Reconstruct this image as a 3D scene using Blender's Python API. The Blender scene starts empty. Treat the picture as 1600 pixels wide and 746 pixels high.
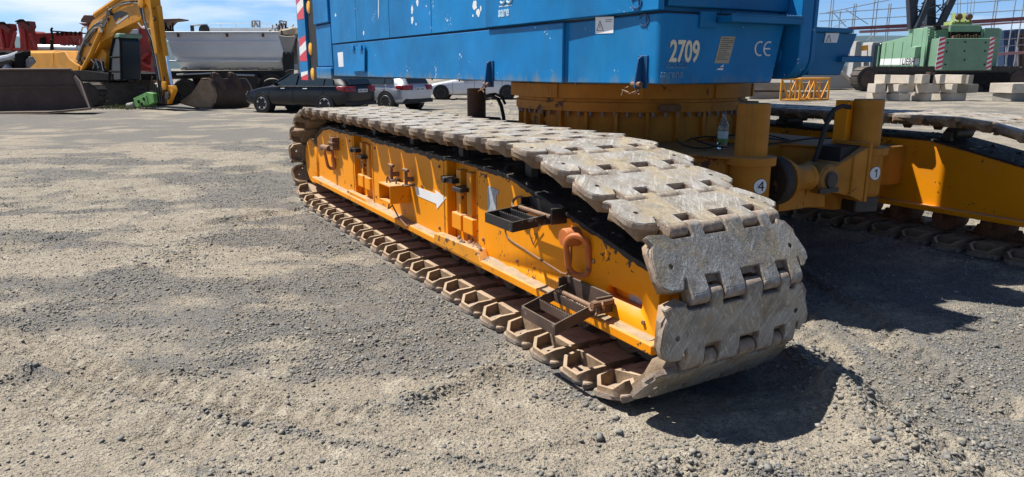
import bpy, bmesh, math, random
import numpy as np
from mathutils import Vector, Matrix
R = math.radians
PI = math.pi
random.seed(7)
rng = np.random.default_rng(11)
scene = bpy.context.scene
COL = scene.collection

# ------------------------------------------------------------------ camera
FPX, CX, CY, HY, CAMH = 1110.0, 800.0, 373.0, 107.0, 1.55
TH = math.atan((CY - HY) / FPX)
CF = Vector((0, math.cos(TH), -math.sin(TH)))
CR = Vector((1, 0, 0))
CU = Vector((0, math.sin(TH), math.cos(TH)))
CP = Vector((0, 0, CAMH))
cam_d = bpy.data.cameras.new('camera')
cam = bpy.data.objects.new('camera', cam_d)
COL.objects.link(cam)
cam.location = CP
cam.rotation_euler = (PI / 2 - TH, 0, 0)
cam_d.sensor_width = 36
cam_d.lens = FPX / 1600 * 36
cam_d.clip_start = 0.05
cam_d.clip_end = 9000
scene.camera = cam


def ray(px, py):
    return CF + CR * ((px - CX) / FPX) + CU * ((CY - py) / FPX)


def at(px, py, Y):
    d = ray(px, py)
    return CP + d * (Y / d.y)


def gnd(px, py, z=0.0):
    d = ray(px, py)
    return CP + d * ((z - CAMH) / d.z)


# far machines are drawn on an upright plane turned by a yaw, so that they stand obliquely like the real ones
YAW = [0.0, 800.0]


def PT(px, py, Y):
    if not YAW[0]:
        return at(px, py, Y)
    n = Vector((-math.sin(YAW[0]), -math.cos(YAW[0]), 0))
    q = at(YAW[1], HY, Y)
    d = ray(px, py)
    return CP + d * ((q - CP).dot(n) / d.dot(n))


def TV(th):
    return Vector((math.sin(YAW[0]), math.cos(YAW[0]), 0)) * th


# crane frame: u along the tracks (away), w across (inwards), z up
O = Vector((-0.0052, 3.8634, 0))
U = Vector((-0.496, 0.868, 0)).normalized()
W = Vector((U.y, -U.x, 0))


def onw(px, py, w):
    d = ray(px, py)
    t = (O + W * w - CP).dot(W) / d.dot(W)
    p = CP + d * t
    return ((p - O).dot(U), p.z)


def onu(px, py, u):
    d = ray(px, py)
    t = (O + U * u - CP).dot(U) / d.dot(U)
    p = CP + d * t
    return ((p - O).dot(W), p.z)


def onz(px, py, z):
    p = gnd(px, py, z)
    return ((p - O).dot(U), (p - O).dot(W))


def KX(p):
    return Vector((p[0], -p[1], p[2]))


# ------------------------------------------------------------------ mesh builder
class MB:
    def __init__(s, xf=None):
        s.v = []
        s.f = []
        s.mi = []
        s.cur = 0
        s.xf = xf

    def m(s, i):
        s.cur = i
        return s

    def add(s, vs, fs):
        b = len(s.v)
        for p in vs:
            p = Vector(p)
            s.v.append(tuple(s.xf(p)) if s.xf else tuple(p))
        for f in fs:
            s.f.append([b + i for i in f])
            s.mi.append(s.cur)
        return s

    def loft(s, A, B):
        n = len(A)
        fs = [list(range(n))[::-1], list(range(n, 2 * n))]
        fs += [[i, (i + 1) % n, n + (i + 1) % n, n + i] for i in range(n)]
        return s.add(list(A) + list(B), fs)

    def ext(s, poly, off):
        off = Vector(off)
        return s.loft([Vector(p) for p in poly], [Vector(p) + off for p in poly])

    def box(s, a, b):
        x0, y0, z0 = a
        x1, y1, z1 = b
        return s.ext([(x0, y0, z0), (x1, y0, z0), (x1, y1, z0), (x0, y1, z0)], (0, 0, z1 - z0))

    def obox(s, c, size, M3):
        c = Vector(c)
        vs = []
        for dz in (-.5, .5):
            for dx, dy in ((-.5, -.5), (.5, -.5), (.5, .5), (-.5, .5)):
                vs.append(c + M3 @ Vector((dx * size[0], dy * size[1], dz * size[2])))
        return s.loft(vs[:4], vs[4:])

    def bar(s, p, q, wd, ht=None, up=(0, 0, 1)):
        p = Vector(p)
        q = Vector(q)
        ht = ht or wd
        d = q - p
        L = d.length
        d.normalize()
        up = Vector(up)
        if abs(d.dot(up)) > .98:
            up = Vector((1, 0, 0))
        sd = d.cross(up).normalized()
        up = sd.cross(d)
        M3 = Matrix((d, sd, up)).transposed()
        return s.obox((p + q) / 2, (L, wd, ht), M3)

    def tube(s, path, r, n=8, closed=False):
        P = [Vector(p) for p in path]
        k = len(P)
        rs = r if isinstance(r, (list, tuple)) else [r] * k
        vs = []
        prev = None
        for i in range(k):
            if closed:
                t = P[(i + 1) % k] - P[i - 1]
            else:
                t = P[min(i + 1, k - 1)] - P[max(i - 1, 0)]
            t.normalize()
            if prev is None:
                a = Vector((0, 0, 1)) if abs(t.z) < .9 else Vector((1, 0, 0))
                prev = t.cross(a).normalized()
            else:
                prev = (prev - t * prev.dot(t)).normalized()
            b = t.cross(prev)
            for j in range(n):
                an = 2 * PI * j / n
                vs.append(P[i] + (prev * math.cos(an) + b * math.sin(an)) * rs[i])
        fs = []
        for i in range(k if closed else k - 1):
            i2 = (i + 1) % k
            for j in range(n):
                j2 = (j + 1) % n
                fs.append([i * n + j, i * n + j2, i2 * n + j2, i2 * n + j])
        if not closed:
            fs.append(list(range(n))[::-1])
            fs.append(list(range((k - 1) * n, k * n)))
        return s.add(vs, fs)

    def cyl(s, p, q, r, r2=None, n=24):
        return s.tube([p, q], [r, r if r2 is None else r2], n)

    def lathe(s, c, ax, prof, n=28):
        """prof: (distance along ax, radius)"""
        c = Vector(c)
        ax = Vector(ax).normalized()
        a = Vector((0, 0, 1)) if abs(ax.z) < .9 else Vector((1, 0, 0))
        e = ax.cross(a).normalized()
        g = ax.cross(e)
        vs = []
        for h, r in prof:
            for j in range(n):
                an = 2 * PI * j / n
                vs.append(c + ax * h + (e * math.cos(an) + g * math.sin(an)) * max(r, 1e-4))
        fs = []
        k = len(prof)
        for i in range(k - 1):
            for j in range(n):
                j2 = (j + 1) % n
                fs.append([i * n + j, i * n + j2, (i + 1) * n + j2, (i + 1) * n + j])
        fs.append(list(range(n))[::-1])
        fs.append(list(range((k - 1) * n, k * n)))
        return s.add(vs, fs)

    def trace(s, pix, Y, thick):
        """an outline at world depth Y, given real thickness away from the viewer"""
        return s.ext([PT(x, y, Y) for x, y in pix], TV(thick))

    def build(s, name, mats, parent=None, bevel=0, smooth=35, link=True, seg=1):
        me = bpy.data.meshes.new(name)
        if not isinstance(mats, (list, tuple)):
            mats = [mats]
        bm = bmesh.new()
        vv = [bm.verts.new(p) for p in s.v]
        for f, mi in zip(s.f, s.mi):
            try:
                fc = bm.faces.new([vv[i] for i in f])
                fc.material_index = mi
            except ValueError:
                pass
        bmesh.ops.recalc_face_normals(bm, faces=bm.faces)
        if bevel:
            es = [e for e in bm.edges if len(e.link_faces) == 2 and e.calc_face_angle(0) > R(28)]
            bmesh.ops.bevel(bm, geom=es, offset=bevel, segments=seg, affect='EDGES', clamp_overlap=True)
        bm.to_mesh(me)
        bm.free()
        for m_ in mats:
            me.materials.append(m_)
        if smooth:
            me.polygons.foreach_set('use_smooth', [True] * len(me.polygons))
            me.set_sharp_from_angle(angle=R(smooth))
        o = bpy.data.objects.new(name, me)
        if link:
            COL.objects.link(o)
        if parent:
            o.parent = parent
        return o


def tag(o, label=None, cat=None, group=None, kind=None):
    if label:
        o['label'] = label
    if cat:
        o['category'] = cat
    if group:
        o['group'] = group
    if kind:
        o['kind'] = kind
    return o


def empty(name, loc=(0, 0, 0), rz=0.0, **kw):
    o = bpy.data.objects.new(name, None)
    o.location = loc
    o.rotation_euler = (0, 0, rz)
    o.empty_display_size = .2
    COL.objects.link(o)
    tag(o, **kw)
    return o


def boolcut(o, cutter):
    md = o.modifiers.new('cut', 'BOOLEAN')
    md.object = cutter
    md.operation = 'DIFFERENCE'
    md.solver = 'EXACT'
    dg = bpy.context.evaluated_depsgraph_get()
    dg.update()
    me = bpy.data.meshes.new_from_object(o.evaluated_get(dg))
    o.modifiers.clear()
    o.data = me
    bpy.data.objects.remove(cutter)
    return o


def text(name, body, size, M4, mat, parent=None, sx=1.0, bold=0.0, depth=0.0015, align='LEFT', shear=0.0):
    cu = bpy.data.curves.new(name, 'FONT')
    cu.body = body
    cu.size = size
    cu.extrude = depth
    cu.offset = bold
    cu.shear = shear
    cu.align_x = align
    cu.resolution_u = 3
    cu.materials.append(mat)
    t_ = bpy.data.objects.new(name, cu)
    COL.objects.link(t_)
    dg = bpy.context.evaluated_depsgraph_get()
    dg.update()
    me = bpy.data.meshes.new_from_object(t_.evaluated_get(dg))
    me.transform(M4 @ Matrix.Diagonal((sx, 1, 1, 1)))
    bpy.data.objects.remove(t_)
    o = bpy.data.objects.new(name, me)
    COL.objects.link(o)
    if parent:
        o.parent = parent
    return o


def basis(o, x, y):
    x = Vector(x).normalized()
    y = Vector(y).normalized()
    z = x.cross(y)
    return Matrix.Translation(Vector(o)) @ Matrix((x, y, z)).transposed().to_4x4()


# ------------------------------------------------------------------ materials
class NT:
    def __init__(s, name):
        s.mat = bpy.data.materials.new(name)
        s.mat.use_nodes = True
        s.t = s.mat.node_tree
        s.t.nodes.clear()
        s.out = s.n('ShaderNodeOutputMaterial')
        s.bs = s.n('ShaderNodeBsdfPrincipled')
        s.l(s.bs.outputs[0], s.out.inputs[0])
        s.tc = s.n('ShaderNodeTexCoord')
        s._obj = None

    def n(s, t, **kw):
        nd = s.t.nodes.new(t)
        for k, v in kw.items():
            setattr(nd, k, v)
        return nd

    def l(s, a, b):
        s.t.links.new(a, b)

    def put(s, sock, v):
        if isinstance(v, bpy.types.NodeSocket):
            s.l(v, sock)
        elif v is not None:
            if hasattr(sock.default_value, '__len__') and not isinstance(v, (int, float)):
                v = tuple(v) + ((1,) if len(v) == 3 and len(sock.default_value) == 4 else ())
            sock.default_value = v

    @property
    def obj(s):
        """object coordinates, shifted per object so that copies differ"""
        if s._obj is None:
            oi = s.n('ShaderNodeObjectInfo')
            ma = s.math('MULTIPLY', oi.outputs['Random'], 37.0)
            va = s.n('ShaderNodeVectorMath', operation='ADD')
            s.l(s.tc.outputs['Object'], va.inputs[0])
            s.l(ma, va.inputs[1])
            s._obj = va.outputs[0]
        return s._obj

    def scale(s, vec, sc, rot=(0, 0, 0)):
        mp = s.n('ShaderNodeMapping')
        mp.inputs['Scale'].default_value = sc
        mp.inputs['Rotation'].default_value = rot
        s.l(vec, mp.inputs[0])
        return mp.outputs[0]

    def rot(s, vec, a):
        nd = s.n('ShaderNodeVectorRotate', rotation_type='Z_AXIS')
        nd.inputs['Angle'].default_value = a
        s.l(vec, nd.inputs['Vector'])
        return nd.outputs[0]

    def noise(s, vec, sc, det=4, rough=.55, dist=0, color=False):
        nd = s.n('ShaderNodeTexNoise')
        nd.inputs['Scale'].default_value = sc
        nd.inputs['Detail'].default_value = det
        nd.inputs['Roughness'].default_value = rough
        nd.inputs['Distortion'].default_value = dist
        s.l(vec, nd.inputs['Vector'])
        return nd.outputs['Color' if color else 'Fac']

    def vor(s, vec, sc, feat='F1', out='Distance'):
        nd = s.n('ShaderNodeTexVoronoi')
        nd.feature = feat
        nd.inputs['Scale'].default_value = sc
        s.l(vec, nd.inputs['Vector'])
        return nd.outputs[out]

    def rng(s, v, a, b, c=0.0, d=1.0):
        nd = s.n('ShaderNodeMapRange')
        nd.clamp = True
        s.put(nd.inputs[0], v)
        for i, q in enumerate((a, b, c, d)):
            nd.inputs[i + 1].default_value = q
        return nd.outputs[0]

    def math(s, op, a, b=None):
        nd = s.n('ShaderNodeMath', operation=op)
        s.put(nd.inputs[0], a)
        s.put(nd.inputs[1], b)
        return nd.outputs[0]

    def mix(s, f, a, b, mode='MIX'):
        nd = s.n('ShaderNodeMix', data_type='RGBA', blend_type=mode)
        s.put(nd.inputs[0], f)
        s.put(nd.inputs[6], a)
        s.put(nd.inputs[7], b)
        return nd.outputs[2]

    def up(s):
        g = s.n('ShaderNodeNewGeometry')
        sp = s.n('ShaderNodeSeparateXYZ')
        s.l(g.outputs['Normal'], sp.inputs[0])
        return sp.outputs[2]

    def bump(s, h, st, dist=.01, base=None):
        nd = s.n('ShaderNodeBump')
        nd.inputs['Strength'].default_value = st
        nd.inputs['Distance'].default_value = dist
        s.l(h, nd.inputs['Height'])
        if base is not None:
            s.l(base, nd.inputs['Normal'])
        return nd.outputs[0]

    def fin(s, col=None, rough=None, metal=None, nrm=None, spec=None, coat=None, trans=None):
        s.put(s.bs.inputs['Base Color'], col)
        s.put(s.bs.inputs['Roughness'], rough)
        s.put(s.bs.inputs['Metallic'], metal)
        if spec is not None:
            s.put(s.bs.inputs['Specular IOR Level'], spec)
        if coat is not None:
            s.put(s.bs.inputs['Coat Weight'], coat)
        if trans is not None:
            s.put(s.bs.inputs['Transmission Weight'], trans)
        if nrm is not None:
            s.l(nrm, s.bs.inputs['Normal'])
        return s.mat


def paint(name, col, rough=.5, var=.2, sc=3.0, chip=None, chipcol=(.09, .045, .025), chipsc=22.0, dust=0.0,
          dustcol=(.36, .29, .2), streak=0.0, streakcol=(.25, .2, .13), metal=0, coat=None, bumpst=0.0, fade=None, spec=None, grime=None, dent=0):
    t = NT(name)
    v = t.obj
    n1 = t.noise(v, sc, 6, .6)
    c = t.mix(t.rng(n1, .3, .7), tuple(x * (1 - var) for x in col), tuple(min(1, x * (1 + var)) for x in col))
    if fade:
        n = t.noise(t.scale(v, (1, 1, .35)), sc * .6, 5, .65)
        c = t.mix(t.rng(n, .48, .75, 0, .55), c, fade)
    if streak:
        n = t.noise(t.scale(v, (9, 9, .35)), 3.0, 4, .6)
        n2 = t.noise(v, 1.7, 3, .5)
        f = t.math('MULTIPLY', t.rng(n, .55, .8), t.rng(n2, .45, .65, 0, streak))
        c = t.mix(f, c, streakcol)
    if chip:
        n = t.noise(v, chipsc, 6, .62)
        n2 = t.noise(v, chipsc * .13, 3, .5)
        s_ = t.math('ADD', n, t.rng(n2, .35, .72, -.22, .11))
        c = t.mix(t.rng(s_, .74 - chip, .765 - chip), c, chipcol)
    if grime:
        # dirt and worn paint creeping up from the lower edge, ragged
        sp = t.n('ShaderNodeSeparateXYZ')
        t.l(t.tc.outputs['Object'], sp.inputs[0])
        n = t.noise(t.scale(v, (3, 3, .8)), 2.5, 6, .65)
        hgt = t.math('ADD', t.rng(sp.outputs[2], grime[0], grime[1], 1, 0), t.rng(n, .25, .75, -.55, .45))
        c = t.mix(t.rng(hgt, .55, 1.05, 0, .75), c, (.16, .20, .20))
        c = t.mix(t.rng(hgt, .95, 1.25, 0, .7), c, (.26, .24, .17))
    r = rough
    if dust:
        n = t.noise(v, 9, 5, .65)
        f = t.math('MULTIPLY', t.rng(t.up(), .45, .95), t.rng(n, .3, .62, .25, 1.0))
        f = t.math('ADD', t.math('MULTIPLY', f, dust), t.rng(t.noise(v, 2.5, 5, .6), .5, .85, 0, dust * .16))
        c = t.mix(f, c, dustcol)
        r = t.rng(f, 0, 1, rough, .9)
    nr = t.bump(t.noise(v, 60, 4, .6), bumpst, .004) if bumpst else None
    if dent:
        nr = t.bump(t.noise(v, 1.9, 3, .5), dent, .05, nr)
    return t.fin(c, r, metal, nr, spec, coat)


def flat(name, col, rough=.6, metal=0, var=.12, sc=8.0, spec=None, coat=None):
    return paint(name, col, rough, var, sc, metal=metal, spec=spec, coat=coat)


YEL = (.80, .282, .003)
M = {}
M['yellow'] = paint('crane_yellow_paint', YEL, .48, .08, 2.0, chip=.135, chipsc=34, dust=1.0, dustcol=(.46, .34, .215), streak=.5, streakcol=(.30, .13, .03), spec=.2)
M['yellow_worn'] = paint('worn_yellow_paint', (.70, .27, .006), .55, .12, 3.0, chip=.21, chipsc=24, dust=.9, streak=.6, streakcol=(.2, .09, .04))
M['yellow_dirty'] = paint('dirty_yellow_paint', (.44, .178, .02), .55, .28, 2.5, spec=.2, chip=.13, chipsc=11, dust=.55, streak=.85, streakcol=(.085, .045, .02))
M['rust'] = paint('rusty_steel', (.17, .085, .045), .75, .35, 9, chip=.12, chipcol=(.30, .15, .07), dust=.5, bumpst=.3)
M['rust_red'] = paint('red_rusty_paint', (.47, .13, .025), .6, .3, 10, chip=.14, chipcol=(.12, .05, .03), dust=.3)
M['steel_dark'] = paint('dark_oily_steel', (.045, .038, .034), .55, .4, 6, dust=.35, bumpst=.4)
M['black_paint'] = paint('black_paint', (.012, .012, .014), .42, .3, 8, chip=.07, chipcol=(.2, .19, .18), dust=.2)
M['rusty_tread'] = paint('brown_tread_steel', (.075, .045, .032), .6, .35, 8, chip=.08, chipcol=(.16, .13, .11), dust=.35, bumpst=.2)
M['grey_plate'] = paint('grey_patch', (.33, .36, .38), .5, .2, 30)
M['white'] = paint('white_paint', (.74, .74, .73), .5, .05, 6, chip=.05, chipcol=(.4, .4, .38))
M['sticker'] = paint('white_sticker', (.72, .74, .76), .45, .04, 6, chip=.03, chipcol=(.35, .4, .45))
M['ink'] = flat('black_ink', (.015, .015, .017), .5)
M['cream'] = paint('cream_primer', (.72, .62, .48), .6, .08, 20)
M['blue'] = paint('weathered_blue_paint', (.001, .160, .405), .5, .28, 1.3, spec=.25, chip=.05, chipcol=(.55, .62, .66), chipsc=34,
                  streak=.9, streakcol=(.05, .15, .21), fade=(.005, .25, .53), grime=(1.42, 1.60), dent=.22, dust=.3, dustcol=(.25, .24, .2))
M['blue_dark'] = paint('darker_blue_paint', (.002, .130, .31), .5, spec=.25, var=.2, sc=2.0, chip=.03, chipcol=(.4, .42, .4), streak=.4, streakcol=(.1, .13, .14), dust=.4)  # darker blue for the front panel, ledges and side platform
M['blue_ghost'] = flat('faded_logo_blue', (.07, .20, .36), .5)
M['pale_logo'] = flat('faded_logo_white', (.42, .58, .70), .5)
M['number'] = paint('cream_number_paint', (.72, .64, .46), .5, .12, 9, chip=.05, chipcol=(.35, .2, .1))
M['brass'] = paint('tarnished_plate', (.34, .29, .2), .45, .2, 14, chip=.05, chipcol=(.12, .09, .06))
M['amber'] = paint('amber_lens', (.9, .42, .02), .25, .05, 20)
M['rubber'] = flat('black_rubber', (.016, .016, .017), .7, var=.25)
M['tyre'] = paint('tyre_rubber', (.022, .021, .02), .85, .2, 9, dust=.35)
M['shadow_black'] = flat('matte_black_and_shade', (.01, .01, .011), .7)  # matte black, also used as painted shade in the arm hollow


def grease_mat():
    t = NT('black_grease')
    v = t.obj
    n = t.noise(v, 26, 6, .65)
    c = t.mix(t.rng(n, .35, .7), (.010, .010, .012), (.05, .042, .034))
    d = t.noise(v, 7, 5, .7)
    c = t.mix(t.rng(d, .6, .75, 0, .8), c, (.26, .21, .15))
    return t.fin(c, t.rng(n, .3, .7, .35, .85), 0, t.bump(n, .9, .03))


M['grease'] = grease_mat()


def shoe_mat():
    t = NT('cast_steel_track')
    v = t.obj
    sp = t.n('ShaderNodeSeparateXYZ')
    t.l(t.tc.outputs['Object'], sp.inputs[0])
    zz = sp.outputs[2]
    n1 = t.noise(v, 6, 6, .6)
    n2 = t.noise(v, 35, 5, .6)
    inner = t.mix(t.rng(n1, .3, .7), (.20, .132, .08), (.34, .245, .155))
    inner = t.mix(t.rng(n2, .4, .75, 0, .5), inner, (.095, .06, .038))
    # dust caught on whatever looks up
    inner = t.mix(t.math('MULTIPLY', t.rng(t.up(), .3, .9), t.rng(n1, .25, .6, .3, .75)), inner, (.50, .38, .26))
    # worn outer face
    s1 = t.noise(t.scale(t.rot(v, .75), (5, 60, 5)), 1.0, 6, .72, .5)
    s2 = t.noise(t.scale(t.rot(v, .35), (7, 95, 7)), 1.0, 5, .72, .4)
    outer = t.mix(t.rng(n1, .35, .65), (.25, .235, .205), (.40, .395, .385))
    outer = t.mix(t.rng(s1, .53, .64, 0, .8), outer, (.58, .575, .56))
    outer = t.mix(t.rng(s2, .54, .66, 0, .75), outer, (.155, .145, .13))
    n3 = t.noise(v, 4.0, 6, .65, .8)
    outer = t.mix(t.rng(n3, .48, .62, 0, .85), outer, (.385, .315, .205))
    n4 = t.noise(v, 8.0, 6, .72, .4)
    outer = t.mix(t.rng(n4, .52, .64, 0, .7), outer, (.19, .16, .125))
    n5 = t.noise(v, 15.0, 6, .7)
    outer = t.mix(t.rng(n5, .6, .7, 0, .55), outer, (.24, .15, .09))
    outer = t.mix(t.rng(n2, .6, .72, 0, .7), outer, (.62, .60, .56))
    s3 = t.noise(t.scale(t.rot(v, -.5), (9, 160, 9)), 1.0, 4, .7, .3)
    outer = t.mix(t.rng(s3, .60, .66, 0, .85), outer, (.66, .65, .63))
    outer = t.mix(1.0, outer, (1.0, .965, .905), 'MULTIPLY')
    rim = t.mix(t.rng(n2, .3, .7), (.24, .175, .13), (.38, .325, .27))
    rim = t.mix(t.rng(n5, .5, .65, 0, .6), rim, (.17, .10, .065))
    mk = t.rng(t.math('ADD', zz, t.rng(n2, .3, .7, -.004, .004)), -.006, -.002)
    mr = t.rng(t.math('ADD', zz, t.rng(n2, .3, .7, -.01, .01)), -.042, -.025)
    c = t.mix(mr, inner, rim)
    c = t.mix(mk, c, outer)
    r = t.rng(mk, 0, 1, .88, .5)
    r = t.math('ADD', r, t.rng(n2, .3, .7, -.08, .1))
    b = t.bump(t.noise(v, 90, 5, .65), .45, .004)
    b = t.bump(s1, .2, .004, b)
    b = t.bump(t.noise(v, 14, 5, .7), .5, .012, b)
    return t.fin(c, r, t.rng(mk, 0, 1, 0, .1), b, .25)


M['shoe'] = shoe_mat()
M['buffer'] = paint('scuffed_black_rubber', (.03, .022, .018), .7, .4, 12, chip=.16, chipsc=26, chipcol=(.16, .085, .03))
M['bolt'] = flat('dull_bolt', (.20, .16, .13), .5, metal=.3)
M['flake'] = flat('scraped_primer', (.70, .72, .68), .6, sc=40)
M['latch'] = flat('latch_blue_black', (.005, .065, .18), .5)
M['ink_blue'] = flat('stencil_blue', (.01, .06, .16), .5)
M['chev_red'] = flat('reflective_red', (.62, .03, .05), .4)
M['label_green'] = flat('label_green', (.08, .22, .06), .4)
M['label_white'] = flat('label_pale_blue', (.42, .55, .60), .4)
M['cap_blue'] = flat('bottle_cap_blue', (.03, .08, .16), .4)


def glass_mat(name, col=(.8, .9, .95), rough=.05, trans=.9):
    t = NT(name)
    t.bs.inputs['IOR'].default_value = 1.35
    return t.fin(col, rough, 0, None, .5, None, trans)


M['glass_clear'] = glass_mat('clear_plastic')
M['car_glass'] = flat('dark_window_glass', (.02, .03, .035), .06, spec=.8)

M['joint'] = paint('greasy_yellow_joint', (.30, .14, .02), .6, .3, 6, chip=.2, chipsc=9, chipcol=(.02, .018, .016), dust=.2)
M['dust'] = paint('tan_dust', (.33, .25, .16), .95, .2, 14, chip=.1, chipsc=30, chipcol=(.2, .14, .08))
# ================================================================== crawler crane
crane = empty('crawler_crane', O, math.atan2(U.y, U.x), label='big crawler crane with blue upper housing and yellow undercarriage in the foreground', cat='crawler crane')


def K():
    return MB(KX)


PITCH, PADW = .285, .91
PINR = .036


def make_shoe_mesh():
    Lb, Hb = .043, .212
    DN = ((.148, .255), (.341, .466), (.584, .688), (.763, .838))
    UP = ((.261, .335), (.472, .578), (.694, .757))
    out = [(Lb, .14), (.02, .12), (.012, .03), (.022, .004), (.04, .018), (.058, .028), (.08, .014), (.11, .003), (.19, -.004), (.232, .010), (.254, .05), (.258, .118), (Hb, .14)]
    for w0, w1 in DN:
        out += [(Hb, w0), (PITCH, w0), (PITCH, w1), (Hb, w1)]
    out += [(Hb, .846), (.256, .85), (.252, .875), (.232, .892), (.226, .91), (.185, .914), (.13, .893), (.08, .868), (.036, .838), (.02, .80), (Lb, .79)]
    for w0, w1 in UP[::-1]:
        out += [(Lb, w1), (0, w1), (0, w0), (Lb, w0)]
    p = MB()
    p.ext([(a, b, -.032) for a, b in out], (0, 0, .032))
    plate = p.build('plate_tmp', M['shoe'], bevel=.0065, seg=2)
    c = MB()
    for wy in (.088, .822):
        c.cyl((.155, wy, -.2), (.155, wy, .2), .013, n=12)
    plate = boolcut(plate, c.build('cutter_tmp', M['shoe']))
    s = MB()
    for DD, x_ in ((DN, PITCH), (UP, 0.0)):
        for w0, w1 in DD:
            s.lathe((x_, w0 + .001, -PINR), (0, 1, 0), [(0, .028), (0, .031), (.005, .0357), (w1 - w0 - .007, .0357), (w1 - w0 - .002, .031), (w1 - w0 - .002, .028)], 20)
            if x_:
                s.box((Hb - .01, w0 + .002, -.069), (PITCH, w1 - .002, -.02))
            else:
                s.box((0, w0 + .002, -.069), (Lb + .01, w1 - .002, -.02))
    # end pockets: raised rim whose height rises inwards
    for fl in (False, True):
        def Y_(w):
            return PADW - w if fl else w
        o = [(.018, .14), (.032, .042), (.078, .004), (.196, .004), (.242, .042), (.256, .14)]
        i = [(.04, .142), (.055, .054), (.092, .024), (.184, .024), (.221, .054), (.236, .142)]
        ht = [-.100, -.092, -.056, -.056, -.092, -.100]
        n = len(o)
        vs = [(a, Y_(b), -.020) for a, b in o] + [(a * .98 + .0028, Y_(b + .004), h) for (a, b), h in zip(o, ht)] + \
             [(a, Y_(b), h) for (a, b), h in zip(i, ht)] + [(a, Y_(b), -.020) for a, b in i]
        fs = []
        for q in range(n - 1):
            for lv in range(3):
                fs.append([lv * n + q, lv * n + q + 1, (lv + 1) * n + q + 1, (lv + 1) * n + q])
            fs.append([3 * n + q, 3 * n + q + 1, q + 1, q])
        fs.append([0, n, 2 * n, 3 * n])
        fs.append([n - 1, 2 * n - 1, 3 * n - 1, 4 * n - 1])
        s.add(vs, fs)
        s.box((.042, min(Y_(.143), Y_(.35)), -.098), (.240, max(Y_(.143), Y_(.35)), -.03))
        # cast ring mark on the block
        ring = [(.13 + .026 * math.cos(q * PI / 8), Y_(.235) + .034 * math.sin(q * PI / 8), -.0985) for q in range(16)]
        s.tube(ring, .0022, 5, closed=True)
        s.tube([(.118, Y_(.225), -.0985), (.14, Y_(.228), -.0985), (.14, Y_(.245), -.0985), (.118, Y_(.245), -.0985)], .0022, 5)
        # guide lug
        lw0, lw1 = sorted((Y_(.275), Y_(.325)))
        if fl:
            s.loft([(.075, lw0, -.07), (.215, lw0, -.07), (.215, lw1, -.07), (.075, lw1, -.07)],
                   [(.118, lw0 + .012, -.165), (.172, lw0 + .012, -.165), (.172, lw1 - .012, -.165), (.118, lw1 - .012, -.165)])
    s.box((.052, .345, -.076), (.234, .565, -.03))
    fin = s.build('fing_tmp', M['shoe'], bevel=.006, seg=1)
    bm = bmesh.new()
    bm.from_mesh(plate.data)
    bm.from_mesh(fin.data)
    me = bpy.data.meshes.new('track_shoe')
    bm.to_mesh(me)
    bm.free()
    bpy.data.objects.remove(plate)
    bpy.data.objects.remove(fin)
    me.materials.clear()
    me.materials.append(M['shoe'])
    me.polygons.foreach_set('material_index', [0] * len(me.polygons))
    me.polygons.foreach_set('use_smooth', [True] * len(me.polygons))
    me.set_sharp_from_angle(angle=R(38))
    return me


shoe_me = make_shoe_mesh()
PINS = [(-1.085, .862), (-1.238, .622), (-1.244, .335), (-1.07, .108), (-.80, .036), (4.9, .036), (5.17, .105), (5.36, .31), (5.43, .58), (5.30, .83),
        (5.05, .975), (4.77, 1.066), (4.5, 1.104), (3.2, 1.103), (1.7, 1.102), (.0, 1.116), (-.27, 1.075), (-.55, 1.005), (-.82, .932)]


def resample(P, n):
    P = [Vector(p) for p in P]
    P.append(P[0])
    L = [0]
    for a, b in zip(P, P[1:]):
        L.append(L[-1] + (b - a).length)
    o = []
    for k in range(n):
        t = L[-1] * k / n
        for i in range(len(P) - 1):
            if L[i] <= t <= L[i + 1] + 1e-9:
                f = (t - L[i]) / (L[i + 1] - L[i])
                o.append(P[i].lerp(P[i + 1], f))
                break
    return o


def lay_track(frame, w0, n=48, jit=.003):
    pts = resample(PINS, n)
    for k in range(n):
        a, b = pts[k], pts[(k + 1) % n]
        d = (b - a)
        L = d.length
        d = d / L
        ex = KX((d.x, 0, d.y))
        ey = KX((0, 1, 0))
        ez = ex.cross(ey)
        o = bpy.data.objects.new('track_shoe', shoe_me)
        COL.objects.link(o)
        o.parent = frame
        # pins run PINR under the worn face
        org = KX((a.x, w0 + random.uniform(-jit, jit), a.y)) + ez * PINR
        mt = Matrix((ex, ey, ez)).transposed().to_4x4()
        o.matrix_local = Matrix.Translation(org) @ mt @ Matrix.Rotation(random.uniform(-.014, .014), 4, 'Y') @ Matrix.Rotation(random.uniform(-.006, .006), 4, 'Z') @ Matrix.Diagonal((L / PITCH, 1, 1, 1))


TOPL = [(4.74, .79), (4.42, .905), (4.15, .94), (.36, .928), (.05, .872), (-.6, .742), (-1.04, .655)]


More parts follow.
